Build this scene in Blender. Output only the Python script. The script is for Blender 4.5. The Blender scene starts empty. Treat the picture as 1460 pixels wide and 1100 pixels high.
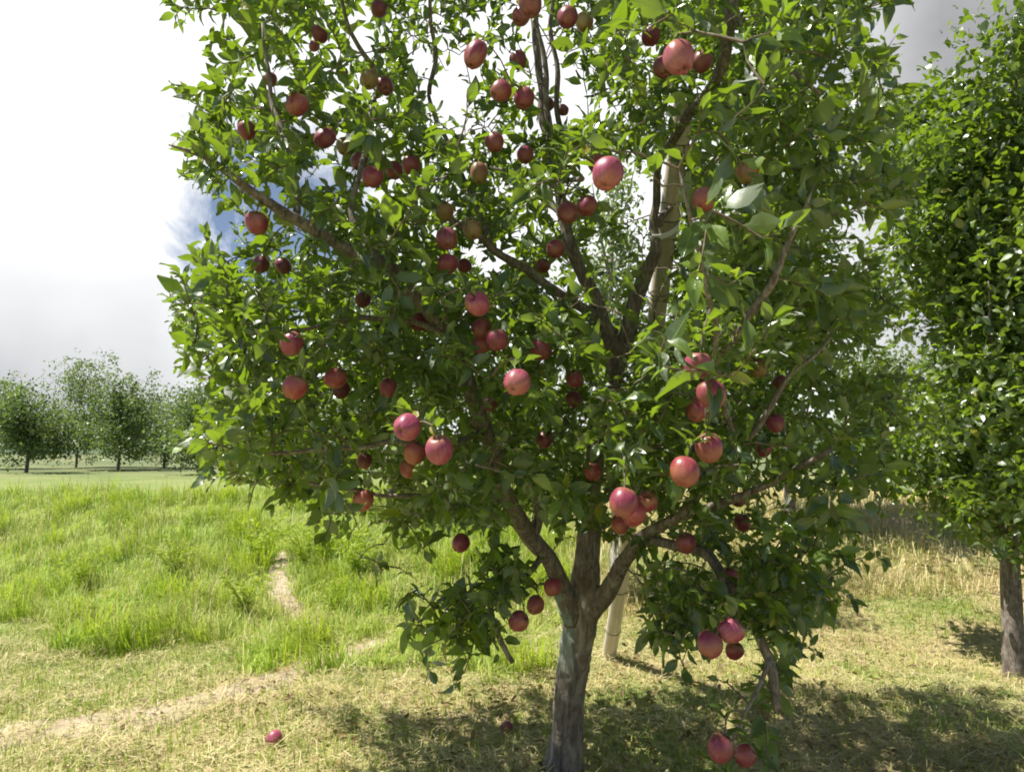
import bpy, math, random
import numpy as np
from mathutils import Vector, Matrix, noise

random.seed(7)
rng = np.random.default_rng(7)
R = math.radians
scene = bpy.context.scene
col = scene.collection

# ------------------------------------------------------------------ camera
F = 953.0                      # focal length in pixels of the 1460 px wide photo
CAMH = 1.5
PITCH = math.atan(100.0 / F)
cam_d = bpy.data.cameras.new("camera")
cam = bpy.data.objects.new("camera", cam_d)
col.objects.link(cam)
cam.location = (0, 0, CAMH)
cam.rotation_euler = (math.pi / 2 + PITCH, 0, 0)
cam_d.sensor_width = 36
cam_d.lens = 36 * F / 1460
cam_d.clip_start = 0.05
cam_d.clip_end = 3000
scene.camera = cam
CF = np.array([0, math.cos(PITCH), math.sin(PITCH)])
CU = np.array([0, -math.sin(PITCH), math.cos(PITCH)])
CR = np.array([1.0, 0, 0])
C0 = np.array([0, 0, CAMH])


def at(px, py, d):
    return C0 + d * (CF + CR * (px - 730) / F + CU * (550 - py) / F)


def proj(p):
    q = np.asarray(p) - C0
    d = q @ CF
    return 730 + F * (q @ CR) / d, 550 - F * (q @ CU) / d, d


# ------------------------------------------------------------------ light, sky, exposure
SUN_EL, SUN_AZ = R(63), R(-90)        # azimuth measured from +Y towards +X: the sun stands to the left, a little behind the camera
sd = Vector((math.sin(SUN_AZ) * math.cos(SUN_EL), math.cos(SUN_AZ) * math.cos(SUN_EL), math.sin(SUN_EL)))
sun_d = bpy.data.lights.new("sun", 'SUN')
sun_d.energy = 5.0
sun_d.angle = R(0.55)
sun_d.color = (1.0, 0.95, 0.87)
sun = bpy.data.objects.new("sun", sun_d)
col.objects.link(sun)
sun.rotation_euler = sd.to_track_quat('Z', 'Y').to_euler()

scene.view_settings.view_transform = 'Standard'
scene.view_settings.look = 'None'
scene.view_settings.gamma = 1
scene.view_settings.use_curve_mapping = False
scene.view_settings.exposure = 0.80
scene.cycles.max_bounces = 8
scene.cycles.transparent_max_bounces = 8
scene.cycles.transmission_bounces = 6
scene.cycles.filter_width = 1.9

world = bpy.data.worlds.new("World")
scene.world = world
world.use_nodes = True


class NT:
    def __init__(self, tree):
        self.t = tree
        tree.nodes.clear()

    def n(self, kind, ins=None, **kw):
        nd = self.t.nodes.new(kind)
        for k, v in kw.items():
            setattr(nd, k, v)
        if ins:
            for k, v in ins.items():
                s = nd.inputs[k]
                if isinstance(v, bpy.types.NodeSocket):
                    self.t.links.new(v, s)
                else:
                    s.default_value = v
        return nd

    def math(self, op, a, b=0.0, c=0.0, clamp=False):
        return self.n('ShaderNodeMath', {0: a, 1: b, 2: c}, operation=op, use_clamp=clamp).outputs[0]

    def mix(self, f, a, b, mode='MIX'):
        nd = self.n('ShaderNodeMix', data_type='RGBA', blend_type=mode)
        for s, v in ((0, f), (6, a), (7, b)):
            if isinstance(v, bpy.types.NodeSocket):
                self.t.links.new(v, nd.inputs[s])
            else:
                if s and len(v) == 3:
                    v = (*v, 1)
                nd.inputs[s].default_value = v
        return nd.outputs[2]

    def ramp(self, f, stops, interp='LINEAR'):
        nd = self.n('ShaderNodeValToRGB', {0: f})
        cr = nd.color_ramp
        cr.interpolation = interp
        while len(cr.elements) < len(stops):
            cr.elements.new(0.5)
        for e, (p, c) in zip(cr.elements, stops):
            e.position = p
            e.color = (*c, 1) if len(c) == 3 else c
        return nd.outputs[0]

    def noise(self, vec, scale, detail=4, rough=0.55, dist=0.0):
        ins = {'Scale': scale, 'Detail': detail, 'Roughness': rough, 'Distortion': dist}
        if vec is not None:
            ins['Vector'] = vec
        return self.n('ShaderNodeTexNoise', ins).outputs[0]

    def range(self, v, a, b, c=0.0, d=1.0):
        return self.n('ShaderNodeMapRange', {0: v, 1: a, 2: b, 3: c, 4: d}).outputs[0]


w = NT(world.node_tree)
tc = w.n('ShaderNodeTexCoord').outputs['Generated']
sky = w.n('ShaderNodeTexSky', sky_type='NISHITA', sun_disc=False, sun_elevation=SUN_EL, sun_rotation=SUN_AZ)
sky.altitude = 1800
sky.ozone_density = 1.6
sxyz = w.n('ShaderNodeSeparateXYZ', {0: tc})
nz = w.noise(tc, 3.2, 6, 0.55, 0.3)
thin = w.range(nz, 0.30, 0.42)                       # cloud cover, nearly closed
# the opening in the cloud low on the left
bdir = Vector((-0.318, 0.894, 0.318)).normalized()
dot = w.n('ShaderNodeVectorMath', {0: tc, 1: bdir}, operation='DOT_PRODUCT').outputs['Value']
nzh = w.noise(tc, 9.0, 8, 0.62, 0.5)
hole = w.range(w.math('ADD', dot, w.math('MULTIPLY', w.math('SUBTRACT', nzh, 0.5), 0.035)), 0.9875, 0.9965)
# the cloud bank stands ahead and low; overhead and behind the sky is mostly open blue
ahead = w.math('MULTIPLY', w.range(w.math('ADD', sxyz.outputs[2], w.math('MULTIPLY', nz, 0.2)), 0.74, 0.86, 1, 0.05), w.range(sxyz.outputs[1], 0.35, 0.65, 0.05, 1.0))
cov = w.math('MULTIPLY', w.math('MULTIPLY', thin, ahead), w.math('SUBTRACT', 1.0, w.math('MULTIPLY', hole, 0.93)), clamp=True)
# heavier grey cloud bank towards the right
az = w.math('ARCTAN2', sxyz.outputs[0], sxyz.outputs[1])
nz2 = w.noise(tc, 2.0, 5, 0.5)
grey = w.range(w.math('ADD', az, w.math('MULTIPLY', w.math('SUBTRACT', nz2, 0.5), 0.25)), 0.42, 0.62)
back = w.range(az, 1.1, 1.6, 1.0, 0.0)
grey = w.math('MULTIPLY', grey, back)
lowl = w.math('MULTIPLY', w.range(az, -0.36, -0.50), w.range(w.math('ADD', sxyz.outputs[2], w.math('MULTIPLY', nz2, 0.2)), 0.42, 0.10, 0, 0.75), clamp=True)
grey = w.math('MAXIMUM', grey, w.math('MULTIPLY', lowl, w.range(az, -1.2, -0.9)))
grey = w.math('MULTIPLY', grey, w.range(nz, 0.25, 0.6, 0.8, 1.0))
white = w.ramp(nz2, [(0.35, (9.6, 9.8, 10.1)), (0.5, (11.3, 11.4, 11.5))])
nz3 = w.noise(tc, 5.5, 8, 0.6, 0.6)
cc = w.mix(w.math('MULTIPLY', grey, 0.85), white, w.ramp(nz3, [(0.3, (1.6, 1.6, 1.7)), (0.7, (3.4, 3.4, 3.5))]))
sc_ = w.mix(cov, sky.outputs[0], cc)
bg = w.n('ShaderNodeBackground', {'Color': sc_, 'Strength': 0.06})
w.n('ShaderNodeOutputWorld', {0: bg.outputs[0]})


# ------------------------------------------------------------------ materials
def mat(name):
    m = bpy.data.materials.new(name)
    m.use_nodes = True
    return m, NT(m.node_tree)


def finish(t, shader, disp=None):
    ins = {'Surface': shader}
    t.n('ShaderNodeOutputMaterial', ins)


def leaf_material(name, dark, mid, young, trans, gloss=0.38, yellow=0.03):
    m, t = mat(name)
    isl = t.n('ShaderNodeNewGeometry').outputs['Random Per Island']
    uv = t.n('ShaderNodeUVMap').outputs[0]
    s = t.n('ShaderNodeSeparateXYZ', {0: uv})
    u = t.math('ABSOLUTE', t.math('SUBTRACT', s.outputs[0], 0.5))
    ribmask = t.range(u, 0.015, 0.05, 1.0, 0.0)
    side = t.math('SINE', t.math('MULTIPLY', t.math('SUBTRACT', s.outputs[1], t.math('MULTIPLY', u, 0.9)), 62.0))
    veins = t.math('MULTIPLY', t.range(side, 0.82, 1.0), 0.35)
    c = t.ramp(isl, [(0.0, dark), (0.40, mid), (0.68, mid), (0.90, young), (1.0 - yellow, young), (1.0, (0.34, 0.27, 0.03))])
    pos = t.n('ShaderNodeNewGeometry').outputs['Position']
    mot = t.noise(pos, 45, 3)
    c = t.mix(t.range(mot, 0.4, 0.75, 0, 0.30), c, (0.10, 0.11, 0.03))
    veincol = t.mix(0.55, c, (0.30, 0.38, 0.12))
    c = t.mix(t.math('MAXIMUM', ribmask, veins), c, veincol)
    tcn = t.mix(t.range(isl, 0, 1), trans, tuple(x * 1.25 for x in trans))
    tcn = t.mix(t.math('MULTIPLY', t.math('MAXIMUM', ribmask, veins), 0.6), tcn, tuple(x * 0.45 for x in trans))
    back = t.n('ShaderNodeNewGeometry').outputs['Backfacing']
    c = t.mix(t.math('MULTIPLY', back, 0.5), c, (0.19, 0.24, 0.14))
    bump = t.n('ShaderNodeBump', {'Strength': 0.4, 'Distance': 0.002, 'Height': t.math('ADD', t.math('MULTIPLY', veins, 1.0), mot)})
    p = t.n('ShaderNodeBsdfPrincipled', {'Base Color': c, 'Roughness': t.range(t.math('FRACT', t.math('MULTIPLY', isl, 37.0)), 0, 1, gloss - 0.09, gloss + 0.14), 'Normal': bump.outputs[0], 'Specular IOR Level': 0.95})
    tr = t.n('ShaderNodeBsdfTranslucent', {'Color': tcn})
    sh = t.n('ShaderNodeMixShader', {0: 0.30, 1: p.outputs[0], 2: tr.outputs[0]})
    finish(t, sh.outputs[0])
    return m


M_LEAF = leaf_material('apple leaf', (0.013, 0.028, 0.012), (0.038, 0.074, 0.018), (0.16, 0.25, 0.028), (0.32, 0.50, 0.016), 0.27)
M_BGLEAF = leaf_material('far leaf', (0.035, 0.065, 0.02), (0.065, 0.12, 0.03), (0.12, 0.20, 0.04), (0.24, 0.36, 0.05), 0.5)


def bark_material(name, a, b, c3, teal=False, scale=1.0):
    m, t = mat(name)
    o = t.n('ShaderNodeTexCoord').outputs['Object']
    mp = t.n('ShaderNodeMapping', {0: o, 3: (18 * scale, 18 * scale, 3.5 * scale)}).outputs[0]
    n1 = t.noise(mp, 1.6, 7, 0.65, 1.0)
    n2 = t.noise(o, 9 * scale, 5, 0.6)
    n3 = t.noise(o, 60 * scale, 4, 0.6)
    cc = t.ramp(n1, [(0.32, a), (0.5, b), (0.68, c3)])
    cc = t.mix(t.range(n2, 0.52, 0.70, 0, 0.55), cc, (0.36, 0.35, 0.31))      # lichen and whitish bloom
    cc = t.mix(t.range(n3, 0.62, 0.72, 0, 0.6), cc, (0.06, 0.045, 0.035))
    if teal:      # old copper spray running down the bark below the left fork
        s = t.n('ShaderNodeSeparateXYZ', {0: o})
        mp2 = t.n('ShaderNodeMapping', {0: o, 3: (34, 34, 2.2)}).outputs[0]
        st = t.noise(mp2, 1.0, 5, 0.6, 0.5)
        zz = t.math('MULTIPLY', t.range(s.outputs[2], 0.42, 0.72), t.range(s.outputs[2], 0.98, 1.1, 1, 0))
        xx = t.range(s.outputs[0], 0.02, 0.07, 1.0, 0.0)
        f = t.math('MULTIPLY', t.math('MULTIPLY', zz, xx), t.range(st, 0.36, 0.54), clamp=True)
        cc = t.mix(t.math('MULTIPLY', f, 0.6), cc, (0.24, 0.44, 0.40))
    h = t.math('ADD', t.math('MULTIPLY', n1, 1.0), t.math('MULTIPLY', n3, 0.25))
    bump = t.n('ShaderNodeBump', {'Strength': 0.9, 'Distance': 0.012 / scale, 'Height': h})
    p = t.n('ShaderNodeBsdfPrincipled', {'Base Color': cc, 'Roughness': 0.85, 'Normal': bump.outputs[0]})
    finish(t, p.outputs[0])
    return m


M_BARK = bark_material('trunk bark', (0.07, 0.055, 0.043), (0.21, 0.165, 0.125), (0.42, 0.36, 0.30), True)
M_LIMB = bark_material('limb bark', (0.06, 0.047, 0.04), (0.17, 0.135, 0.11), (0.36, 0.30, 0.25), False, 2.2)
M_TWIG = bark_material('twig bark', (0.07, 0.05, 0.03), (0.15, 0.11, 0.07), (0.24, 0.20, 0.12), False, 5)
M_PALE = bark_material('pale bark', (0.22, 0.19, 0.16), (0.42, 0.38, 0.33), (0.6, 0.56, 0.5), False, 1.5)


def apple_material(name, base, deep, ground, gfac):
    m, t = mat(name)
    o = t.n('ShaderNodeTexCoord').outputs['Object']
    rnd = t.n('ShaderNodeObjectInfo').outputs['Random']
    s = t.n('ShaderNodeSeparateXYZ', {0: o})
    ang = t.math('ARCTAN2', s.outputs[1], s.outputs[0])
    offs = t.math('MULTIPLY', rnd, 40.0)
    v = t.n('ShaderNodeCombineXYZ', {0: t.math('MULTIPLY', t.math('COSINE', ang), 4.0), 1: t.math('MULTIPLY', t.math('SINE', ang), 4.0),
                                      2: t.math('ADD', t.math('MULTIPLY', s.outputs[2], 14.0), offs)}).outputs[0]
    streak = t.noise(v, 2.2, 5, 0.65)
    c = t.mix(t.range(streak, 0.35, 0.65), deep, base)
    ov = t.n('ShaderNodeVectorMath', {0: o, 1: t.n('ShaderNodeCombineXYZ', {0: offs, 1: offs, 2: offs}).outputs[0]}, operation='ADD').outputs[0]
    patch = t.noise(ov, 16, 3, 0.5)
    bottom = t.range(s.outputs[2], 0.01, -0.038, 0, 0.16)
    g = t.math('MULTIPLY', t.range(t.math('ADD', patch, bottom), 0.50, 0.68), gfac, clamp=True)
    c = t.mix(g, c, ground)
    vor = t.n('ShaderNodeTexVoronoi', {'Vector': ov, 'Scale': 210.0}).outputs['Distance']
    c = t.mix(t.range(vor, 0.10, 0.20, 0.55, 0.0), c, (0.55, 0.38, 0.28))
    scab = t.noise(ov, 55, 6, 0.7)
    c = t.mix(t.range(scab, 0.66, 0.70, 0, 0.75), c, (0.16, 0.09, 0.05))
    crown_ = t.range(s.outputs[2], 0.018, 0.034, 0.0, 0.55)
    c = t.mix(t.math('MULTIPLY', crown_, t.range(patch, 0.35, 0.6)), c, (0.36, 0.24, 0.08))
    c = t.mix(t.range(rnd, 0.0, 1.0, 0.0, 0.25), c, deep)
    # waxy bloom
    c = t.mix(t.range(t.noise(ov, 30, 4), 0.45, 0.75, 0.0, 0.16), c, (0.42, 0.24, 0.28))
    p = t.n('ShaderNodeBsdfPrincipled', {'Base Color': c, 'Roughness': t.range(t.noise(ov, 40, 4), 0.35, 0.7, 0.30, 0.52), 'Specular IOR Level': 0.5,
                                          'Coat Weight': 0.15, 'Coat Roughness': 0.25,
                                          'Subsurface Weight': 0.08, 'Subsurface Scale': 0.01})
    finish(t, p.outputs[0])
    return m


AM = {
    'crimson': apple_material('crimson apple skin', (0.33, 0.046, 0.088), (0.16, 0.018, 0.042), (0.42, 0.20, 0.08), 0.35),
    'pink': apple_material('pink apple skin', (0.46, 0.085, 0.155), (0.24, 0.030, 0.075), (0.48, 0.26, 0.13), 0.35),
    'orange': apple_material('orange red apple skin', (0.36, 0.055, 0.068), (0.22, 0.028, 0.042), (0.42, 0.17, 0.07), 0.6),
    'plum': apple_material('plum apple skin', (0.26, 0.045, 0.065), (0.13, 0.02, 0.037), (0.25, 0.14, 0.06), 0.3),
    'russet': apple_material('russet apple skin', (0.36, 0.16, 0.09), (0.24, 0.09, 0.05), (0.34, 0.28, 0.09), 0.9),
}


def simple(name, c, rough=0.7, var=0.3, scale=20):
    m, t = mat(name)
    o = t.n('ShaderNodeTexCoord').outputs['Object']
    n1 = t.noise(o, scale, 5)
    cc = t.mix(t.range(n1, 0.3, 0.7), tuple(x * (1 - var) for x in c), tuple(min(1, x * (1 + var)) for x in c))
    p = t.n('ShaderNodeBsdfPrincipled', {'Base Color': cc, 'Roughness': rough})
    finish(t, p.outputs[0])
    return m


M_STEM = simple('apple stem', (0.16, 0.10, 0.05), 0.7, 0.3, 200)
M_CALYX = simple('apple calyx', (0.10, 0.08, 0.04), 0.8, 0.3, 200)
M_TWINE = simple('white twine', (0.88, 0.87, 0.84), 0.6, 0.05, 200)


def pole_material():
    m, t = mat('weathered bamboo')
    o = t.n('ShaderNodeTexCoord').outputs['Object']
    mp = t.n('ShaderNodeMapping', {0: o, 3: (60, 60, 2.5)}).outputs[0]
    n1 = t.noise(mp, 1.0, 5, 0.6, 0.4)
    n2 = t.noise(o, 7, 5, 0.6)
    c = t.ramp(n1, [(0.3, (0.42, 0.35, 0.26)), (0.55, (0.60, 0.52, 0.41)), (0.75, (0.70, 0.63, 0.52))])
    c = t.mix(t.range(n2, 0.50, 0.72, 0, 0.55), c, (0.36, 0.34, 0.20))
    bump = t.n('ShaderNodeBump', {'Strength': 0.3, 'Distance': 0.003, 'Height': n1})
    p = t.n('ShaderNodeBsdfPrincipled', {'Base Color': c, 'Roughness': 0.62, 'Normal': bump.outputs[0]})
    finish(t, p.outputs[0])
    return m


M_POLE = pole_material()
M_NODE = simple('bamboo joint', (0.16, 0.13, 0.08), 0.8, 0.3, 60)


def blade_material(name, stops, trans, fac=0.35):
    m, t = mat(name)
    g = t.n('ShaderNodeNewGeometry')
    isl = g.outputs['Random Per Island']
    c = t.ramp(isl, stops)
    n1 = t.noise(g.outputs['Position'], 1.1, 3)
    c = t.mix(t.range(n1, 0.42, 0.62, 0, 0.35), c, stops[-1][1])
    p = t.n('ShaderNodeBsdfPrincipled', {'Base Color': c, 'Roughness': 0.6})
    tr = t.n('ShaderNodeBsdfTranslucent', {'Color': (*trans, 1)})
    sh = t.n('ShaderNodeMixShader', {0: fac, 1: p.outputs[0], 2: tr.outputs[0]})
    finish(t, sh.outputs[0])
    return m


M_GRASS = blade_material('grass blades', [(0, (0.09, 0.17, 0.02)), (0.5, (0.26, 0.36, 0.03)), (1, (0.50, 0.50, 0.09))], (0.30, 0.45, 0.05))
M_STRAW = blade_material('straw', [(0, (0.24, 0.18, 0.07)), (0.3, (0.50, 0.41, 0.17)), (0.7, (0.64, 0.56, 0.26)), (1, (0.74, 0.66, 0.38))], (0.5, 0.42, 0.15), 0.2)
M_WEED = blade_material('weed leaves', [(0, (0.13, 0.24, 0.015)), (0.5, (0.30, 0.46, 0.025)), (0.85, (0.46, 0.58, 0.05)), (1, (0.60, 0.52, 0.22))], (0.48, 0.62, 0.04), 0.4)


def ground_material():
    m, t = mat('mown grass ground')
    p_ = t.n('ShaderNodeNewGeometry').outputs['Position']
    s = t.n('ShaderNodeSeparateXYZ', {0: p_})
    big = t.noise(p_, 0.9, 6, 0.6)
    fine = t.noise(p_, 28, 6, 0.7)
    veryf = t.noise(p_, 110, 4, 0.7)
    green = t.mix(fine, (0.10, 0.16, 0.03), (0.26, 0.34, 0.07))
    straw = t.ramp(veryf, [(0.3, (0.20, 0.14, 0.07)), (0.5, (0.42, 0.33, 0.17)), (0.7, (0.58, 0.48, 0.28))])
    k = t.range(t.math('ADD', big, t.math('MULTIPLY', t.math('SUBTRACT', fine, 0.5), 0.5)), 0.40, 0.58)
    bank = t.math('MULTIPLY', t.range(s.outputs[1], 4.6, 5.4), t.range(s.outputs[0], 1.0, 0.2), clamp=True)
    c = t.mix(t.math('MULTIPLY', k, t.math('SUBTRACT', 1.0, t.math('MULTIPLY', bank, 0.8))), green, straw)
    far = t.range(s.outputs[1], 12, 30)
    c = t.mix(far, c, t.mix(t.range(t.noise(t.n('ShaderNodeMapping', {0: p_, 3: (0.5, 1.6, 1)}).outputs[0], 0.35, 7, 0.7), 0.38, 0.6), (0.06, 0.10, 0.03), (0.22, 0.23, 0.09)))
    bump = t.n('ShaderNodeBump', {'Strength': 0.8, 'Distance': 0.02, 'Height': fine})
    p = t.n('ShaderNodeBsdfPrincipled', {'Base Color': c, 'Roughness': 0.95, 'Normal': bump.outputs[0]})
    finish(t, p.outputs[0])
    return m


M_GROUND = ground_material()


def path_material():
    m, t = mat('dry trodden earth')
    p_ = t.n('ShaderNodeNewGeometry').outputs['Position']
    a = t.noise(p_, 6, 7, 0.65)
    b = t.noise(p_, 60, 5, 0.7)
    c = t.ramp(a, [(0.3, (0.34, 0.25, 0.17)), (0.55, (0.50, 0.40, 0.30)), (0.75, (0.60, 0.50, 0.39))])
    c = t.mix(t.range(b, 0.55, 0.7, 0, 0.5), c, (0.22, 0.16, 0.10))
    bump = t.n('ShaderNodeBump', {'Strength': 0.8, 'Distance': 0.015, 'Height': t.math('ADD', a, b)})
    p = t.n('ShaderNodeBsdfPrincipled', {'Base Color': c, 'Roughness': 0.95, 'Normal': bump.outputs[0]})
    finish(t, p.outputs[0])
    return m


M_PATH = path_material()
M_HILL = simple('wooded hill', (0.07, 0.10, 0.05), 0.95, 0.5, 0.12)


# ------------------------------------------------------------------ helpers
def new_obj(name, me, parent=None, material=None, smooth=True):
    o = bpy.data.objects.new(name, me)
    col.objects.link(o)
    if material:
        me.materials.append(material)
    if smooth and len(me.polygons):
        me.polygons.foreach_set('use_smooth', [True] * len(me.polygons))
    if parent:
        o.parent = parent
    return o


def tag(o, label=None, cat=None, group=None, kind=None):
    if label:
        o['label'] = label
    if cat:
        o['category'] = cat
    if group:
        o['group'] = group
    if kind:
        o['kind'] = kind
    return o


def np_mesh(name, verts, quads, tris=None, uv=None):
    me = bpy.data.meshes.new(name)
    nv = len(verts)
    nq = len(quads)
    nt = 0 if tris is None else len(tris)
    me.vertices.add(nv)
    me.vertices.foreach_set('co', np.asarray(verts, dtype=np.float32).ravel())
    loops = np.asarray(quads, dtype=np.int32).ravel()
    if nt:
        loops = np.concatenate([loops, np.asarray(tris, dtype=np.int32).ravel()])
    me.loops.add(len(loops))
    me.loops.foreach_set('vertex_index', loops)
    starts = np.arange(nq) * 4
    if nt:
        starts = np.concatenate([starts, nq * 4 + np.arange(nt) * 3])
    me.polygons.add(nq + nt)
    me.polygons.foreach_set('loop_start', starts.astype(np.int32))
    if uv is not None:
        l = me.uv_layers.new(name='UVMap')
        l.data.foreach_set('uv', np.asarray(uv, dtype=np.float32)[loops].ravel())
    me.update(calc_edges=True)
    me.validate()
    return me


def unit(v):
    v = np.asarray(v, dtype=float)
    return v / (np.linalg.norm(v, axis=-1, keepdims=True) + 1e-12)


def catmull(pts, rad, step=0.03):
    pts = [np.array(p, float) for p in pts]
    P = [2 * pts[0] - pts[1]] + pts + [2 * pts[-1] - pts[-2]]
    Rr = [rad[0]] + list(rad) + [rad[-1]]
    out, ro = [], []
    for i in range(1, len(P) - 2):
        L = np.linalg.norm(P[i + 1] - P[i])
        n = max(2, int(L / step))
        for k in range(n):
            t = k / n
            a, b, c, d = P[i - 1], P[i], P[i + 1], P[i + 2]
            out.append(0.5 * ((2 * b) + (-a + c) * t + (2 * a - 5 * b + 4 * c - d) * t * t + (-a + 3 * b - 3 * c + d) * t ** 3))
            ro.append(Rr[i] * (1 - t) + Rr[i + 1] * t)
    out.append(pts[-1])
    ro.append(rad[-1])
    return np.array(out), np.array(ro)


def tube_arrays(pts, rad, sides=8, rough=0.0, seed=0.0, lobes=0.0, cap=True):
    pts = np.asarray(pts, float)
    n = len(pts)
    tang = unit(np.gradient(pts, axis=0))
    ref = np.array([0.31, 0.2, 0.93])
    u = unit(np.cross(tang[0], ref))
    vs = []
    for i in range(n):
        t = tang[i]
        u = unit(u - t * np.dot(u, t))
        v = np.cross(t, u)
        for k in range(sides):
            a = 2 * math.pi * k / sides
            d = math.cos(a) * u + math.sin(a) * v
            r = rad[i]
            if rough:
                q = pts[i] + d * r
                r *= 1 + rough * noise.noise(Vector(q * 14 + seed)) + rough * 0.6 * noise.noise(Vector(q * 45 + seed))
            if lobes:
                r *= 1 + lobes * math.sin(3 * a + seed + pts[i][2] * 3.0) + lobes * 0.6 * math.sin(5 * a + pts[i][2] * 4)
            vs.append(pts[i] + d * r)
    qs = []
    for i in range(n - 1):
        for k in range(sides):
            k2 = (k + 1) % sides
            qs.append((i * sides + k, i * sides + k2, (i + 1) * sides + k2, (i + 1) * sides + k))
    ts = []
    if cap:
        vs.append(pts[0]); vs.append(pts[-1])
        a, b = len(vs) - 2, len(vs) - 1
        for k in range(sides):
            k2 = (k + 1) % sides
            ts.append((a, k2, k))
            ts.append((b, (n - 1) * sides + k, (n - 1) * sides + k2))
    return np.array(vs), np.array(qs, int), np.array(ts, int).reshape(-1, 3)


def merge(parts):
    V, Q, T = [], [], []
    o = 0
    for v, q, t in parts:
        V.append(v)
        if len(q):
            Q.append(q + o)
        if len(t):
            T.append(t + o)
        o += len(v)
    return (np.concatenate(V), np.concatenate(Q) if Q else np.zeros((0, 4), int), np.concatenate(T) if T else np.zeros((0, 3), int))


def empty(name, loc):
    o = bpy.data.objects.new(name, None)
    col.objects.link(o)
    o.location = loc
    o.empty_display_size = 0.1
    return o


# ------------------------------------------------------------------ ground
def sstep(a, b, x):
    t = np.clip((x - a) / (b - a), 0, 1)
    return t * t * (3 - 2 * t)


def terrain(x, y):
    x = np.asarray(x, float)
    y = np.asarray(y, float)
    h = 0.80 * sstep(5.6, 9.6, y + 0.25 * x)
    h = h + 0.035 * np.sin(x * 1.7 + 1.0) * np.sin(y * 1.3) + 0.02 * np.sin(x * 4.1 + y * 3.3)
    h = h + 0.03 * sstep(20, 60, y) * y * 0.15
    return h - terrain0


terrain0 = 0.0
terrain0 = float(terrain(0.27, 3.2))


def ground_at(px, py):
    dirv = CF + CR * (px - 730) / F + CU * (550 - py) / F
    t = 1.0
    while t < 60:
        p = C0 + dirv * t
        if p[2] < terrain(p[0], p[1]):
            return p
        t += 0.01
    return p


def grid_axis(a, b, near0, near1, fine, coarse_n):
    core = np.arange(near0, near1 + 1e-6, fine)
    g1 = near0 - (np.geomspace(fine, near0 - a + fine, coarse_n) - fine)[1:][::-1]
    g2 = near1 + (np.geomspace(fine, b - near1 + fine, coarse_n) - fine)[1:]
    return np.concatenate([g1, core, g2])


gx = grid_axis(-700, 700, -8, 8, 0.12, 40)
gy = grid_axis(-60, 1400, 1, 16, 0.12, 40)
X, Y = np.meshgrid(gx, gy)
Z = terrain(X, Y)
nx, ny = len(gx), len(gy)
idx = np.arange(nx * ny).reshape(ny, nx)
quads = np.stack([idx[:-1, :-1], idx[:-1, 1:], idx[1:, 1:], idx[1:, :-1]], -1).reshape(-1, 4)
ground = new_obj('ground', np_mesh('ground', np.stack([X, Y, Z], -1).reshape(-1, 3), quads), None, M_GROUND)
tag(ground, kind='structure')

# dirt path across the left, with a narrow spur up the bank
path_centres = []


def make_path(pix, width, name):
    cs = [ground_at(*p) for p in pix]
    c, wd = catmull(cs, width, 0.08)
    rows = []
    K = 9
    for i in range(len(c)):
        a = c[max(0, i - 1)]
        b = c[min(len(c) - 1, i + 1)]
        t = unit((b - a)[:2])
        nrm = np.array([-t[1], t[0]])
        for k in range(K):
            s = (k / (K - 1) - 0.5)
            ww = wd[i] * (1 + 0.9 * noise.noise(Vector((c[i][0] * 3.5, c[i][1] * 3.5, s * 2 + 5))))
            q = c[i][:2] + nrm * s * ww
            rows.append((q[0], q[1], float(terrain(*q)) + 0.012 - 0.03 * (abs(s) * 2) ** 4))
    n = len(c)
    ix = np.arange(n * K).reshape(n, K)
    qd = np.stack([ix[:-1, :-1], ix[1:, :-1], ix[1:, 1:], ix[:-1, 1:]], -1).reshape(-1, 4)
    tag(new_obj(name, np_mesh(name, rows, qd), None, M_PATH), kind='structure')
    for i in range(n):
        path_centres.append((c[i][0], c[i][1], wd[i] / 2))


make_path([(-60, 1075), (150, 1030), (343, 985), (430, 955), (500, 930), (560, 912), (640, 893)], [0.5, 0.5, 0.48, 0.42, 0.36, 0.25, 0.12], 'dirt_path')
make_path([(455, 905), (420, 880), (402, 850), (398, 815), (405, 785)], [0.2, 0.36, 0.3, 0.34, 0.12], 'dirt_path')
PC = np.array(path_centres)


def on_path(x, y):
    d = np.hypot(x[:, None] - PC[None, :, 0], y[:, None] - PC[None, :, 1]) - PC[None, :, 2]
    return d.min(1)


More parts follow.
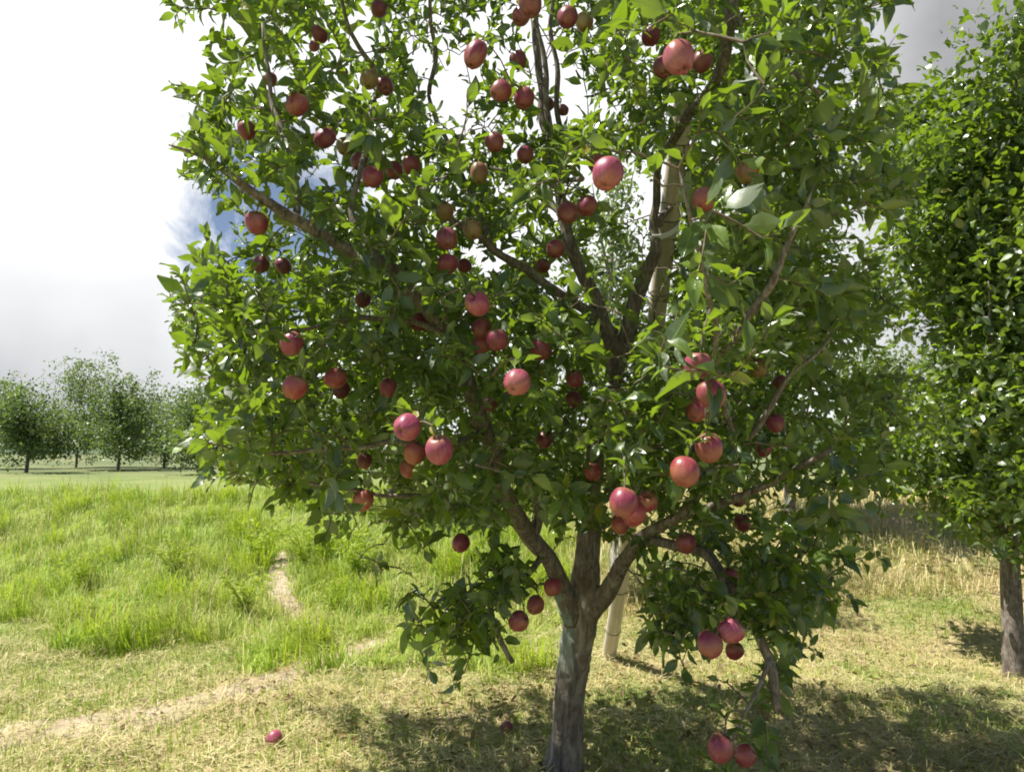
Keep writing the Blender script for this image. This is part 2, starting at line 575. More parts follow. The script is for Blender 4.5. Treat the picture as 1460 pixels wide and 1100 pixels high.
# blades: every blade is a bent ribbon of three joints
def blades(n, xr, yr, hmin, hmax, width, lean, name, material, accept=None, flat=False, label=None, clump=False):
    x = rng.uniform(*xr, n * 2)
    y = yr[0] + (yr[1] - yr[0]) * rng.uniform(0, 1, n * 2) ** 1.35
    if accept is not None:
        k = accept(x, y)
        x, y = x[k], y[k]
    x, y = x[:n], y[:n]
    m = len(x)
    z = terrain(x, y)
    h = rng.uniform(hmin, hmax, m) * (0.6 + 0.8 * rng.random(m))
    a = rng.uniform(0, 2 * math.pi, m)
    if clump:
        cf = np.array([noise.noise(Vector((x[i] * 1.6, y[i] * 1.6, 3.0))) + 0.6 * noise.noise(Vector((x[i] * 5, y[i] * 5, 9.0))) for i in range(m)])
        h = h * np.clip(0.95 + 1.5 * cf, 0.22, 2.1)
        a = a * 0.35 + 5.0 * cf + 1.0
    f = a + rng.uniform(1.2, 1.9, m)
    ln = lean * rng.uniform(0.3, 1.3, m)
    wv = np.stack([np.cos(f), np.sin(f), np.zeros(m)], -1) * (width * rng.uniform(0.6, 1.4, m))[:, None]
    out = np.stack([np.cos(a), np.sin(a), np.zeros(m)], -1)
    base = np.stack([x, y, z], -1)
    up = np.array([0, 0, 1.0])
    if flat:
        lump = np.clip(0.5 + 1.6 * np.array([noise.noise(Vector((x[i] * 4, y[i] * 4, 1.0))) for i in range(m)]), 0.05, 1.6)
        p0 = base + up * (rng.uniform(0.004, 0.07, m) * lump)[:, None]
        tilt = rng.normal(0, 0.25, m)[:, None]
        p1 = p0 + (out * 0.5 + up * tilt * 0.5) * h[:, None]
        p2 = p0 + (out * 0.98 + up * tilt * 0.6 + np.stack([-out[:, 1], out[:, 0], np.zeros(m)], -1) * 0.2) * h[:, None]
        p1[:, 2] = np.maximum(p1[:, 2], z + 0.006)
        p2[:, 2] = np.maximum(p2[:, 2], z + 0.004)
    else:
        p0 = base - up * 0.01
        p1 = base + up * (h * 0.6)[:, None] + out * (h * ln * 0.30)[:, None]
        p2 = base + up * (h * (1 - 0.35 * ln))[:, None] + out * (h * ln)[:, None]
    V = np.stack([p0 - wv / 2, p0 + wv / 2, p1 - wv * 0.4, p1 + wv * 0.4, p2], 1).reshape(-1, 3)
    o = (np.arange(m) * 5)[:, None]
    Q = o + np.array([[0, 1, 3, 2]])
    T = o + np.array([[2, 3, 4]])
    ob = new_obj(name, np_mesh(name, V, Q, T), None, material)
    tag(ob, label, name.replace('_', ' '), None, 'stuff')
    return ob


def green_acc(x, y):
    n = 0.5 + 0.5 * np.sin(x * 2.3 + 1.3 * np.sin(y * 1.9)) * np.sin(y * 2.1 + 0.8 * x)
    left = sstep(0.6, -1.4, x) * 0.45 + sstep(5.0, 6.5, y) * 0.35
    return (rng.random(len(x)) < 0.25 + 0.45 * n + left) & (on_path(x, y) > -0.14 + 0.3 * (rng.random(len(x)) - 0.5))


def straw_acc(x, y):
    n = 0.5 + 0.5 * np.sin(x * 2.3 + 1.3 * np.sin(y * 1.9)) * np.sin(y * 2.1 + 0.8 * x)
    return (rng.random(len(x)) < 1.05 - 0.7 * n - 0.35 * sstep(5.5, 7, y))


blades(85000, (-4.2, 4.2), (2.2, 8.5), 0.03, 0.085, 0.0045, 0.8, 'grass', M_GRASS, green_acc, label='short mown green grass under and around the tree')
blades(95000, (-4.2, 4.2), (2.2, 7.5), 0.05, 0.16, 0.0036, 0.5, 'dry_hay', M_STRAW, straw_acc, True, label='dry cut grass lying loose on the ground')


def bank_acc(x, y):
    n = np.sin(x * 3.1 + np.sin(y * 2.0) * 1.5) * np.sin(y * 2.7 + x)
    return (y + 0.28 * x > 4.45 + 0.45 * n) & (x < 0.2 + 0.3 * (y - 5) + 0.4 * n) & (x < 1.0 + 0.5 * n) & (on_path(x, y) > -0.10 + 0.2 * rng.random(len(x)) ** 2 + 0.06 * n)


blades(90000, (-9, 2.0), (4.4, 11.5), 0.07, 0.22, 0.008, 0.95, 'tall_grass', M_WEED, bank_acc, clump=True, label='tall bright green grass and weeds on the bank')


blades(2600, (-9, 1.6), (5.0, 11.5), 0.26, 0.44, 0.006, 0.35, 'seed_stalks', M_STRAW, bank_acc, label='thin dry seed stalks standing up out of the green bank')


def bank2(x, y):
    return (x > 0.6) & (rng.random(len(x)) < 0.8)


blades(22000, (0.5, 8), (6.0, 11.5), 0.08, 0.22, 0.006, 0.9, 'dry_grass', M_STRAW, bank2, label='pale dry standing grass on the slope behind the tree')


# feathery weed plants on the bank
def weed_plant(loc, h, seed, label):
    rg = np.random.default_rng(seed)
    V, Q, T = [], [], []
    base = np.array([loc[0], loc[1], float(terrain(loc[0], loc[1])) - 0.02])
    root = empty('weed_plant', base)
    parts, leafs = [], []
    for s in range(15):
        a = rg.uniform(0, 2 * math.pi)
        ln = rg.uniform(0.15, 0.75)
        hh = h * rg.uniform(0.6, 1.1)
        p0 = np.zeros(3)
        p3 = np.array([math.cos(a) * ln * hh, math.sin(a) * ln * hh, hh * (1 - 0.3 * ln)])
        p1 = np.array([p3[0] * 0.15, p3[1] * 0.15, hh * 0.55])
        ts = np.linspace(0, 1, 12)[:, None]
        c = (1 - ts) ** 2 * p0 + 2 * ts * (1 - ts) * p1 + ts ** 2 * p3
        parts.append(tube_arrays(c, np.linspace(0.005, 0.001, 12), 4, cap=False))
        for k in range(2, 12):
            for sd_ in range(5):
                d = unit(rg.normal(0, 1, 3) + np.array([0, 0, 0.3]) + unit(p3 - p1) * 0.8)
                L = h * rg.uniform(0.08, 0.17)
                wv = unit(np.cross(d, rg.normal(0, 1, 3))) * L * 0.09
                b = c[k]
                leafs.append((b, b + d * L * 0.5 + wv, b + d * L * 0.5 - wv, b + d * L - np.array([0, 0, L * 0.15])))
    new_obj('stem', np_mesh('stem', *merge(parts)), root, M_WEED)
    L = np.array(leafs)
    n = len(L)
    ix = (np.arange(n) * 4)[:, None]
    new_obj('foliage', np_mesh('foliage', L.reshape(-1, 3), ix + np.array([[0, 1, 3, 2]])), root, M_WEED)
    tag(root, label, 'weed', 'feathery weeds growing on the bank')


WP = [(372, 745, 7.6, 0.62, 'bright green bushy weed at the far left of the bank beside the path spur'),
      (352, 850, 6.0, 0.5, 'low dense weed at the left, lower than the bushy one above it'),
      (432, 790, 7.4, 0.5, 'pale feathery weed just right of the narrow path spur'),
      (505, 770, 7.2, 0.62, 'tall arching feathery weed in the middle of the bank under the lone low orange apple'),
      (480, 850, 6.2, 0.38, 'short weed in front of the arching one on the bank'),
      (670, 800, 7.2, 0.42, 'yellow green weed seen below the leaves left of the trunk'),
      (600, 800, 7.5, 0.42, 'weed between the arching weed and the yellow green one near the trunk'),
      (250, 770, 7.4, 0.5, 'weed on the bank well left of the tree'),
      (120, 790, 7.2, 0.45, 'weed at the open left end of the bank')]
for i, (px, py, d, h, lb) in enumerate(WP):
    p = at(px, py, d)
    weed_plant((p[0], p[1]), h, 100 + i, lb)

# far hills and background trees
hx = np.linspace(-500, 500, 160)
hv, hq = [], []
for i, x in enumerate(hx):
    top = 16 + 7 * noise.noise(Vector((x * 0.012, 3, 0))) + 3 * noise.noise(Vector((x * 0.05, 7, 0))) + 8 * sstep(40, 260, x)
    for k, (f, yy) in enumerate(((0.0, 330), (0.55, 370), (0.9, 410), (1.0, 450), (0.2, 560))):
        hv.append((x, yy, 1.0 + top * f))
for i in range(len(hx) - 1):
    for k in range(4):
        a = i * 5 + k
        hq.append((a, a + 5, a + 6, a + 1))
tag(new_obj('hills', np_mesh('hills', hv, hq), None, M_HILL), kind='structure')

# ------------------------------------------------------------------ leaves
TU = np.array([0.0, 0.22, 0.48, 0.74, 1.0])
TW = np.array([0.06, 0.80, 1.0, 0.66, 0.03])


def leaf_mesh(name, P, D, N, L, W, curl, fold):
    """P base, D direction, N leaf normal, lengths, widths."""
    m = len(P)
    D = unit(D)
    S = unit(np.cross(D, N))
    N = unit(np.cross(S, D))
    verts = np.zeros((m, 15, 3))
    uv = np.zeros((m, 15, 2))
    pet = 0.16
    wave = rng.uniform(-1, 1, (m, 5)) * 0.09
    for i in range(5):
        t = TU[i]
        along = (pet + (1 - pet) * t) * L
        down = -(curl * t * t) * L
        c = P + D * along[:, None] + N * down[:, None]
        hw = 0.5 * W * TW[i]
        for j, sgn in enumerate((-1, 0, 1)):
            off = S * (sgn * hw * np.cos(fold))[:, None] + N * (abs(sgn) * (hw * np.sin(fold) + wave[:, i] * L * (sgn + 0.3)))[:, None]
            verts[:, i * 3 + j] = c + off
            uv[:, i * 3 + j] = (0.5 + 0.5 * sgn, t)
    # petiole: first row pulled to the shoot as a narrow strip
    verts[:, 1] = P
    base = np.arange(m)[:, None, None] * 15
    fq = []
    for i in range(4):
        for j in range(2):
            a = i * 3 + j
            fq.append((a, a + 1, a + 4, a + 3))
    Q = (base + np.array(fq)[None]).reshape(-1, 4)
    return np_mesh(name, verts.reshape(-1, 3), Q, None, uv.reshape(-1, 2))


# ------------------------------------------------------------------ the apple tree: skeleton
# (pixel x, pixel y, depth in metres, radius in metres)
BASE = at(803, 1100, 3.17)
tree = empty('apple_tree', (BASE[0], BASE[1], float(terrain(BASE[0], BASE[1]))))
tag(tree, 'large leafy apple tree hung with red apples, its forked grey trunk at the centre right', 'tree')
TO = np.array(tree.location)

TRUNK = [(802, 1125, 3.17, .096), (804, 1095, 3.17, .084), (808, 1050, 3.17, .074), (811, 990, 3.17, .073), (820, 930, 3.17, .076), (829, 880, 3.17, .080), (835, 845, 3.17, .068)]
LIMBS = [
    ('limb', [(834, 858, 3.17, .068), (838, 800, 3.17, .056), (838, 740, 3.18, .052), (846, 660, 3.2, .048), (862, 590, 3.2, .045), (877, 530, 3.18, .045), (882, 500, 3.16, .045)]),
    ('limb', [(818, 885, 3.15, .050), (802, 850, 3.12, .040), (786, 805, 3.06, .040), (757, 765, 3.0, .040), (733, 722, 2.9, .036), (700, 640, 2.8, .034), (665, 545, 2.68, .033), (628, 465, 2.6, .027), (580, 410, 2.5, .025), (540, 375, 2.43, .025), (488, 352, 2.36, .022), (420, 312, 2.28, .019), (345, 262, 2.18, .014), (285, 225, 2.1, .008), (240, 205, 2.05, .003)]),
    ('limb', [(842, 872, 3.15, .050), (866, 842, 3.08, .040), (885, 805, 3.0, .033), (905, 775, 2.9, .028), (950, 745, 2.75, .022), (1020, 720, 2.6, .017), (1100, 690, 2.45, .012), (1180, 640, 2.25, .01)]),
    ('limb', [(882, 505, 3.16, .040), (858, 445, 3.12, .034), (825, 375, 3.1, .029), (806, 310, 3.1, .026), (790, 240, 3.1, .022), (773, 150, 3.15, .019), (764, 60, 3.2, .016), (758, -40, 3.25, .011)]),
    ('limb', [(884, 505, 3.16, .044), (899, 440, 3.14, .037), (916, 397, 3.12, .034), (932, 350, 3.1, .025), (937, 300, 3.1, .019), (932, 255, 3.06, .017), (956, 200, 2.9, .019), (1010, 130, 2.6, .023), (1038, 60, 2.45, .022), (1046, -40, 2.35, .020)]),
    ('limb', [(876, 475, 3.13, .026), (830, 437, 3.05, .022), (770, 400, 2.95, .020), (705, 355, 2.85, .017), (640, 312, 2.75, .013), (590, 270, 2.7, .008)]),
    ('branch', [(905, 778, 2.92, .022), (950, 775, 2.75, .022), (1002, 790, 2.6, .022), (1040, 835, 2.5, .021), (1075, 890, 2.42, .018), (1097, 945, 2.36, .017), (1110, 1015, 2.3, .014)]),
    ('branch', [(758, 766, 3.0, .026), (768, 730, 3.0, .02), (755, 690, 2.95, .016), (735, 680, 2.9, .01)]),
    ('branch', [(1000, 540, 2.3, .010), (1060, 465, 2.1, .013), (1095, 410, 2.0, .012), (1125, 345, 1.95, .008), (1160, 270, 1.95, .003)]),
    ('branch', [(1045, 640, 2.45, .012), (1025, 540, 2.1, .008), (1018, 450, 1.85, .007), (1000, 380, 1.75, .006), (983, 310, 1.7, .005), (972, 240, 1.7, .003)]),
    ('branch', [(940, 180, 2.75, .014), (905, 110, 2.5, .009), (885, 50, 2.4, .007), (872, -20, 2.35, .005)]),
    ('branch', [(540, 110, 3.0, .014), (515, 75, 2.95, .011), (495, 30, 2.9, .009), (480, -20, 2.9, .007)]),
    ('branch', [(612, 135, 3.2, .012), (619, 90, 3.2, .011), (616, 50, 3.2, .010), (608, -20, 3.2, .008)]),
    ('branch', [(793, 262, 3.1, .014), (803, 210, 3.2, .014), (795, 160, 3.25, .014), (792, 90, 3.25, .012), (786, 40, 3.25, .011), (788, -30, 3.25, .009)]),
    ('branch', [(786, 225, 3.1, .016), (781, 160, 3.1, .015), (772, 80, 3.1, .012), (767, 20, 3.1, .009), (760, -30, 3.1, .007)]),
    ('branch', [(420, 312, 2.28, .016), (424, 265, 2.3, .012), (405, 200, 2.3, .01), (385, 130, 2.35, .008), (372, 30, 2.4, .005)]),
    ('branch', [(830, 255, 2.3, .010), (790, 262, 2.5, .007), (765, 265, 2.7, .006)]),
    ('branch', [(640, 480, 2.6, .014), (575, 455, 2.5, .010), (480, 458, 2.35, .008), (410, 470, 2.25, .006)]),
    ('branch', [(690, 620, 2.78, .016), (620, 640, 2.5, .011), (545, 632, 2.3, .009), (440, 640, 2.2, .007), (340, 645, 2.1, .005)]),
    ('branch', [(720, 690, 2.86, .016), (640, 700, 2.7, .011), (540, 705, 2.55, .008), (440, 690, 2.4, .006)]),
    ('branch', [(775, 790, 3.03, .016), (740, 830, 2.9, .013), (690, 860, 2.8, .010), (640, 885, 2.7, .007), (605, 895, 2.65, .004)]),
    ('branch', [(700, 868, 2.8, .012), (712, 915, 2.8, .012), (728, 942, 2.8, .011)]),
    ('branch', [(540, 380, 2.43, .016), (500, 300, 2.5, .012), (520, 220, 2.6, .010), (540, 110, 3.0, .009)]),
    ('branch', [(700, 350, 2.85, .012), (660, 250, 2.95, .011), (625, 180, 3.1, .010), (612, 135, 3.2, .009)]),
    ('branch', [(960, 745, 2.65, .016), (1010, 690, 2.5, .014), (1050, 640, 2.45, .012), (1110, 560, 2.4, .009), (1180, 480, 2.35, .006)]),
    ('branch', [(1097, 930, 2.37, .010), (1075, 985, 2.3, .006), (1050, 1030, 2.25, .005), (1040, 1052, 2.22, .004)]),
    ('branch', [(860, 590, 3.2, .020), (900, 600, 3.5, .015), (980, 540, 3.75, .011), (1080, 470, 3.9, .007)]),
    ('branch', [(850, 640, 3.2, .020), (790, 590, 3.5, .015), (700, 520, 3.75, .011), (600, 470, 3.85, .008), (480, 440, 3.9, .005)]),
    ('branch', [(805, 310, 3.1, .016), (740, 250, 3.4, .011), (660, 230, 3.7, .008), (560, 200, 3.8, .005)]),
    ('branch', [(940, 320, 3.1, .018), (990, 260, 3.4, .013), (1060, 200, 3.6, .009), (1150, 150, 3.7, .006)]),
    ('branch', [(1045, 20, 2.4, .015), (1100, 80, 2.3, .010), (1170, 130, 2.2, .006)]),
]

nodes, npar = [], []          # skeleton nodes for twigs to grow from
trunk_parts = []
tp, tr_ = catmull([at(*p[:3]) for p in TRUNK], [p[3] for p in TRUNK], 0.035)
trunk_parts.append(tube_arrays(tp - TO, tr_, 22, 0.05, 3.0, 0.055))
for k in range(3):            # fork shoulders fused into the trunk
    pts = LIMBS[k][1][:3]
    a, b = catmull([at(*p[:3]) for p in pts], [p[3] * 1.02 for p in pts], 0.03)
    nn = len(a) * (3 if k else 2) // 4 + 1
    trunk_parts.append(tube_arrays((a - TO)[:nn], b[:nn], 18, 0.05, 5.0 + k, 0.04))
for k, (a0, r0) in enumerate(((4.0, .11), (5.4, .10), (2.8, .1), (1.2, .09), (0.1, .1))):       # root flare
    d = np.array([math.cos(a0), math.sin(a0), 0])
    p = [np.array([0, 0, 0.16]) + d * 0.035, np.array([0, 0, 0.04]) + d * 0.06, np.array([0, 0, -0.04]) + d * 0.12]
    a, b = catmull(p, [0.035, 0.038, 0.025], 0.03)
    trunk_parts.append(tube_arrays(a, b, 12))
trunk = new_obj('trunk', np_mesh('trunk', *merge(trunk_parts)), tree, M_BARK)
rm = trunk.modifiers.new('fuse', 'REMESH')
rm.mode = 'VOXEL'
rm.voxel_size = 0.008
rm.use_smooth_shade = True
sm = trunk.modifiers.new('smooth', 'SMOOTH')
sm.iterations = 4
tex = bpy.data.textures.new('bark relief', 'CLOUDS')
tex.noise_scale = 0.035
dm = trunk.modifiers.new('relief', 'DISPLACE')
dm.texture = tex
dm.strength = 0.012
dm.mid_level = 0.5

for i, (nm, pts) in enumerate(LIMBS):
    pp, rr = catmull([at(*p[:3]) for p in pts], [p[3] for p in pts], 0.035)
    jit = np.array([[noise.noise(Vector(q * 6 + i)), noise.noise(Vector(q * 6 + i + 50)), noise.noise(Vector(q * 6 + i + 90))] for q in pp])
    jit[0] = 0
    pp = pp + jit * 0.022
    r0 = rr.copy()
    # knuckles where side shoots leave
    rr = rr * (1 + 0.16 * np.maximum(0, np.array([noise.noise(Vector(q * 11 + i * 3)) for q in pp])))
    me = np_mesh(nm, *tube_arrays(pp - TO, rr, 14 if nm == 'limb' else 9, 0.10, 7.0 + i, 0.03))
    new_obj(nm, me, tree, M_LIMB)
    start = 8 if i < 3 else 2
    for q in pp[start:]:
        nodes.append(q)

# ------------------------------------------------------------------ density of foliage
GX0, GX1, GY0, GY1 = 250, 1300, 0, 1100
GRID = """
4 5 5 4 6 5 7 5 7 5 5 5 5 6 7 8 8 7 7 5 5 3
1 3 5 4 5 4 7 3 3 4 4 4 6 6 7 8 8 7 6 7 4 2
0 2 6 7 6 4 7 4 2 3 3 4 5 7 7 7 8 8 8 6 6 4
2 4 7 7 7 6 7 6 3 4 5 4 6 7 6 6 7 8 7 7 4 2
4 6 7 6 7 7 7 7 7 7 8 8 7 6 4 6 8 7 8 5 3 1
3 5 2 3 6 7 7 8 7 7 7 7 6 0 4 7 8 5 7 6 6 4
0 3 5 3 7 7 8 7 7 8 8 7 6 1 3 7 7 7 6 7 5 2
1 3 3 6 3 7 8 7 8 8 7 7 4 3 4 8 7 8 8 5 3 1
3 6 7 7 6 8 8 8 8 8 8 5 2 4 5 8 7 8 7 7 6 4
5 7 8 8 8 8 8 8 8 8 8 6 5 4 6 8 8 8 7 6 5 3
2 5 8 8 8 8 8 8 8 8 8 7 5 6 7 8 8 8 8 5 4 1
0 4 7 8 8 8 8 8 8 8 8 8 6 7 8 8 8 8 7 7 6 4
4 7 6 7 7 8 8 9 8 8 8 8 8 8 8 8 8 8 8 6 5 3
2 6 7 8 8 8 8 9 9 9 8 7 8 8 8 8 8 8 7 6 4 2
0 1 1 4 5 5 5 6 8 8 6 7 6 6 8 8 8 7 6 5 4 1
0 0 0 0 1 3 4 4 3 7 3 4 3 4 5 6 8 7 7 5 3 1
0 0 0 0 0 1 3 2 1 5 3 0 0 3 5 5 7 8 6 4 3 0
0 0 0 0 0 0 0 3 5 7 3 0 0 2 7 7 7 8 6 4 1 0
0 0 0 0 0 0 0 3 8 6 1 0 0 2 7 5 5 7 5 2 0 0
0 0 0 0 0 0 0 1 2 0 0 0 0 0 1 1 1 4 3 1 0 0
0 0 0 0 0 0 0 0 0 0 0 0 0 0 0 2 2 3 1 0 0 0
0 0 0 0 0 0 0 0 0 0 0 0 0 0 0 1 3 3 1 0 0 0
0 0 0 0 0 0 0 0 0 0 0 0 0 0 0 0 2 2 1 0 0 0
"""
G = np.array([[float(c) for c in r.split()] for r in GRID.strip().splitlines()])


def dens(px, py):
    fx = np.clip((np.asarray(px) - GX0) / 50, 0, G.shape[1] - 1.001)
    fy = np.clip((np.asarray(py) - GY0) / 50, 0, G.shape[0] - 1.001)
    i, j = fy.astype(int), fx.astype(int)
    a, b = fy - i, fx - j
    v = (G[i, j] * (1 - a) * (1 - b) + G[i + 1, j] * a * (1 - b) + G[i, j + 1] * (1 - a) * b + G[i + 1, j + 1] * a * b)
    v = np.where((np.asarray(px) < GX0 - 30) | (np.asarray(px) > GX1 + 20), 0, v)
    return v / 9


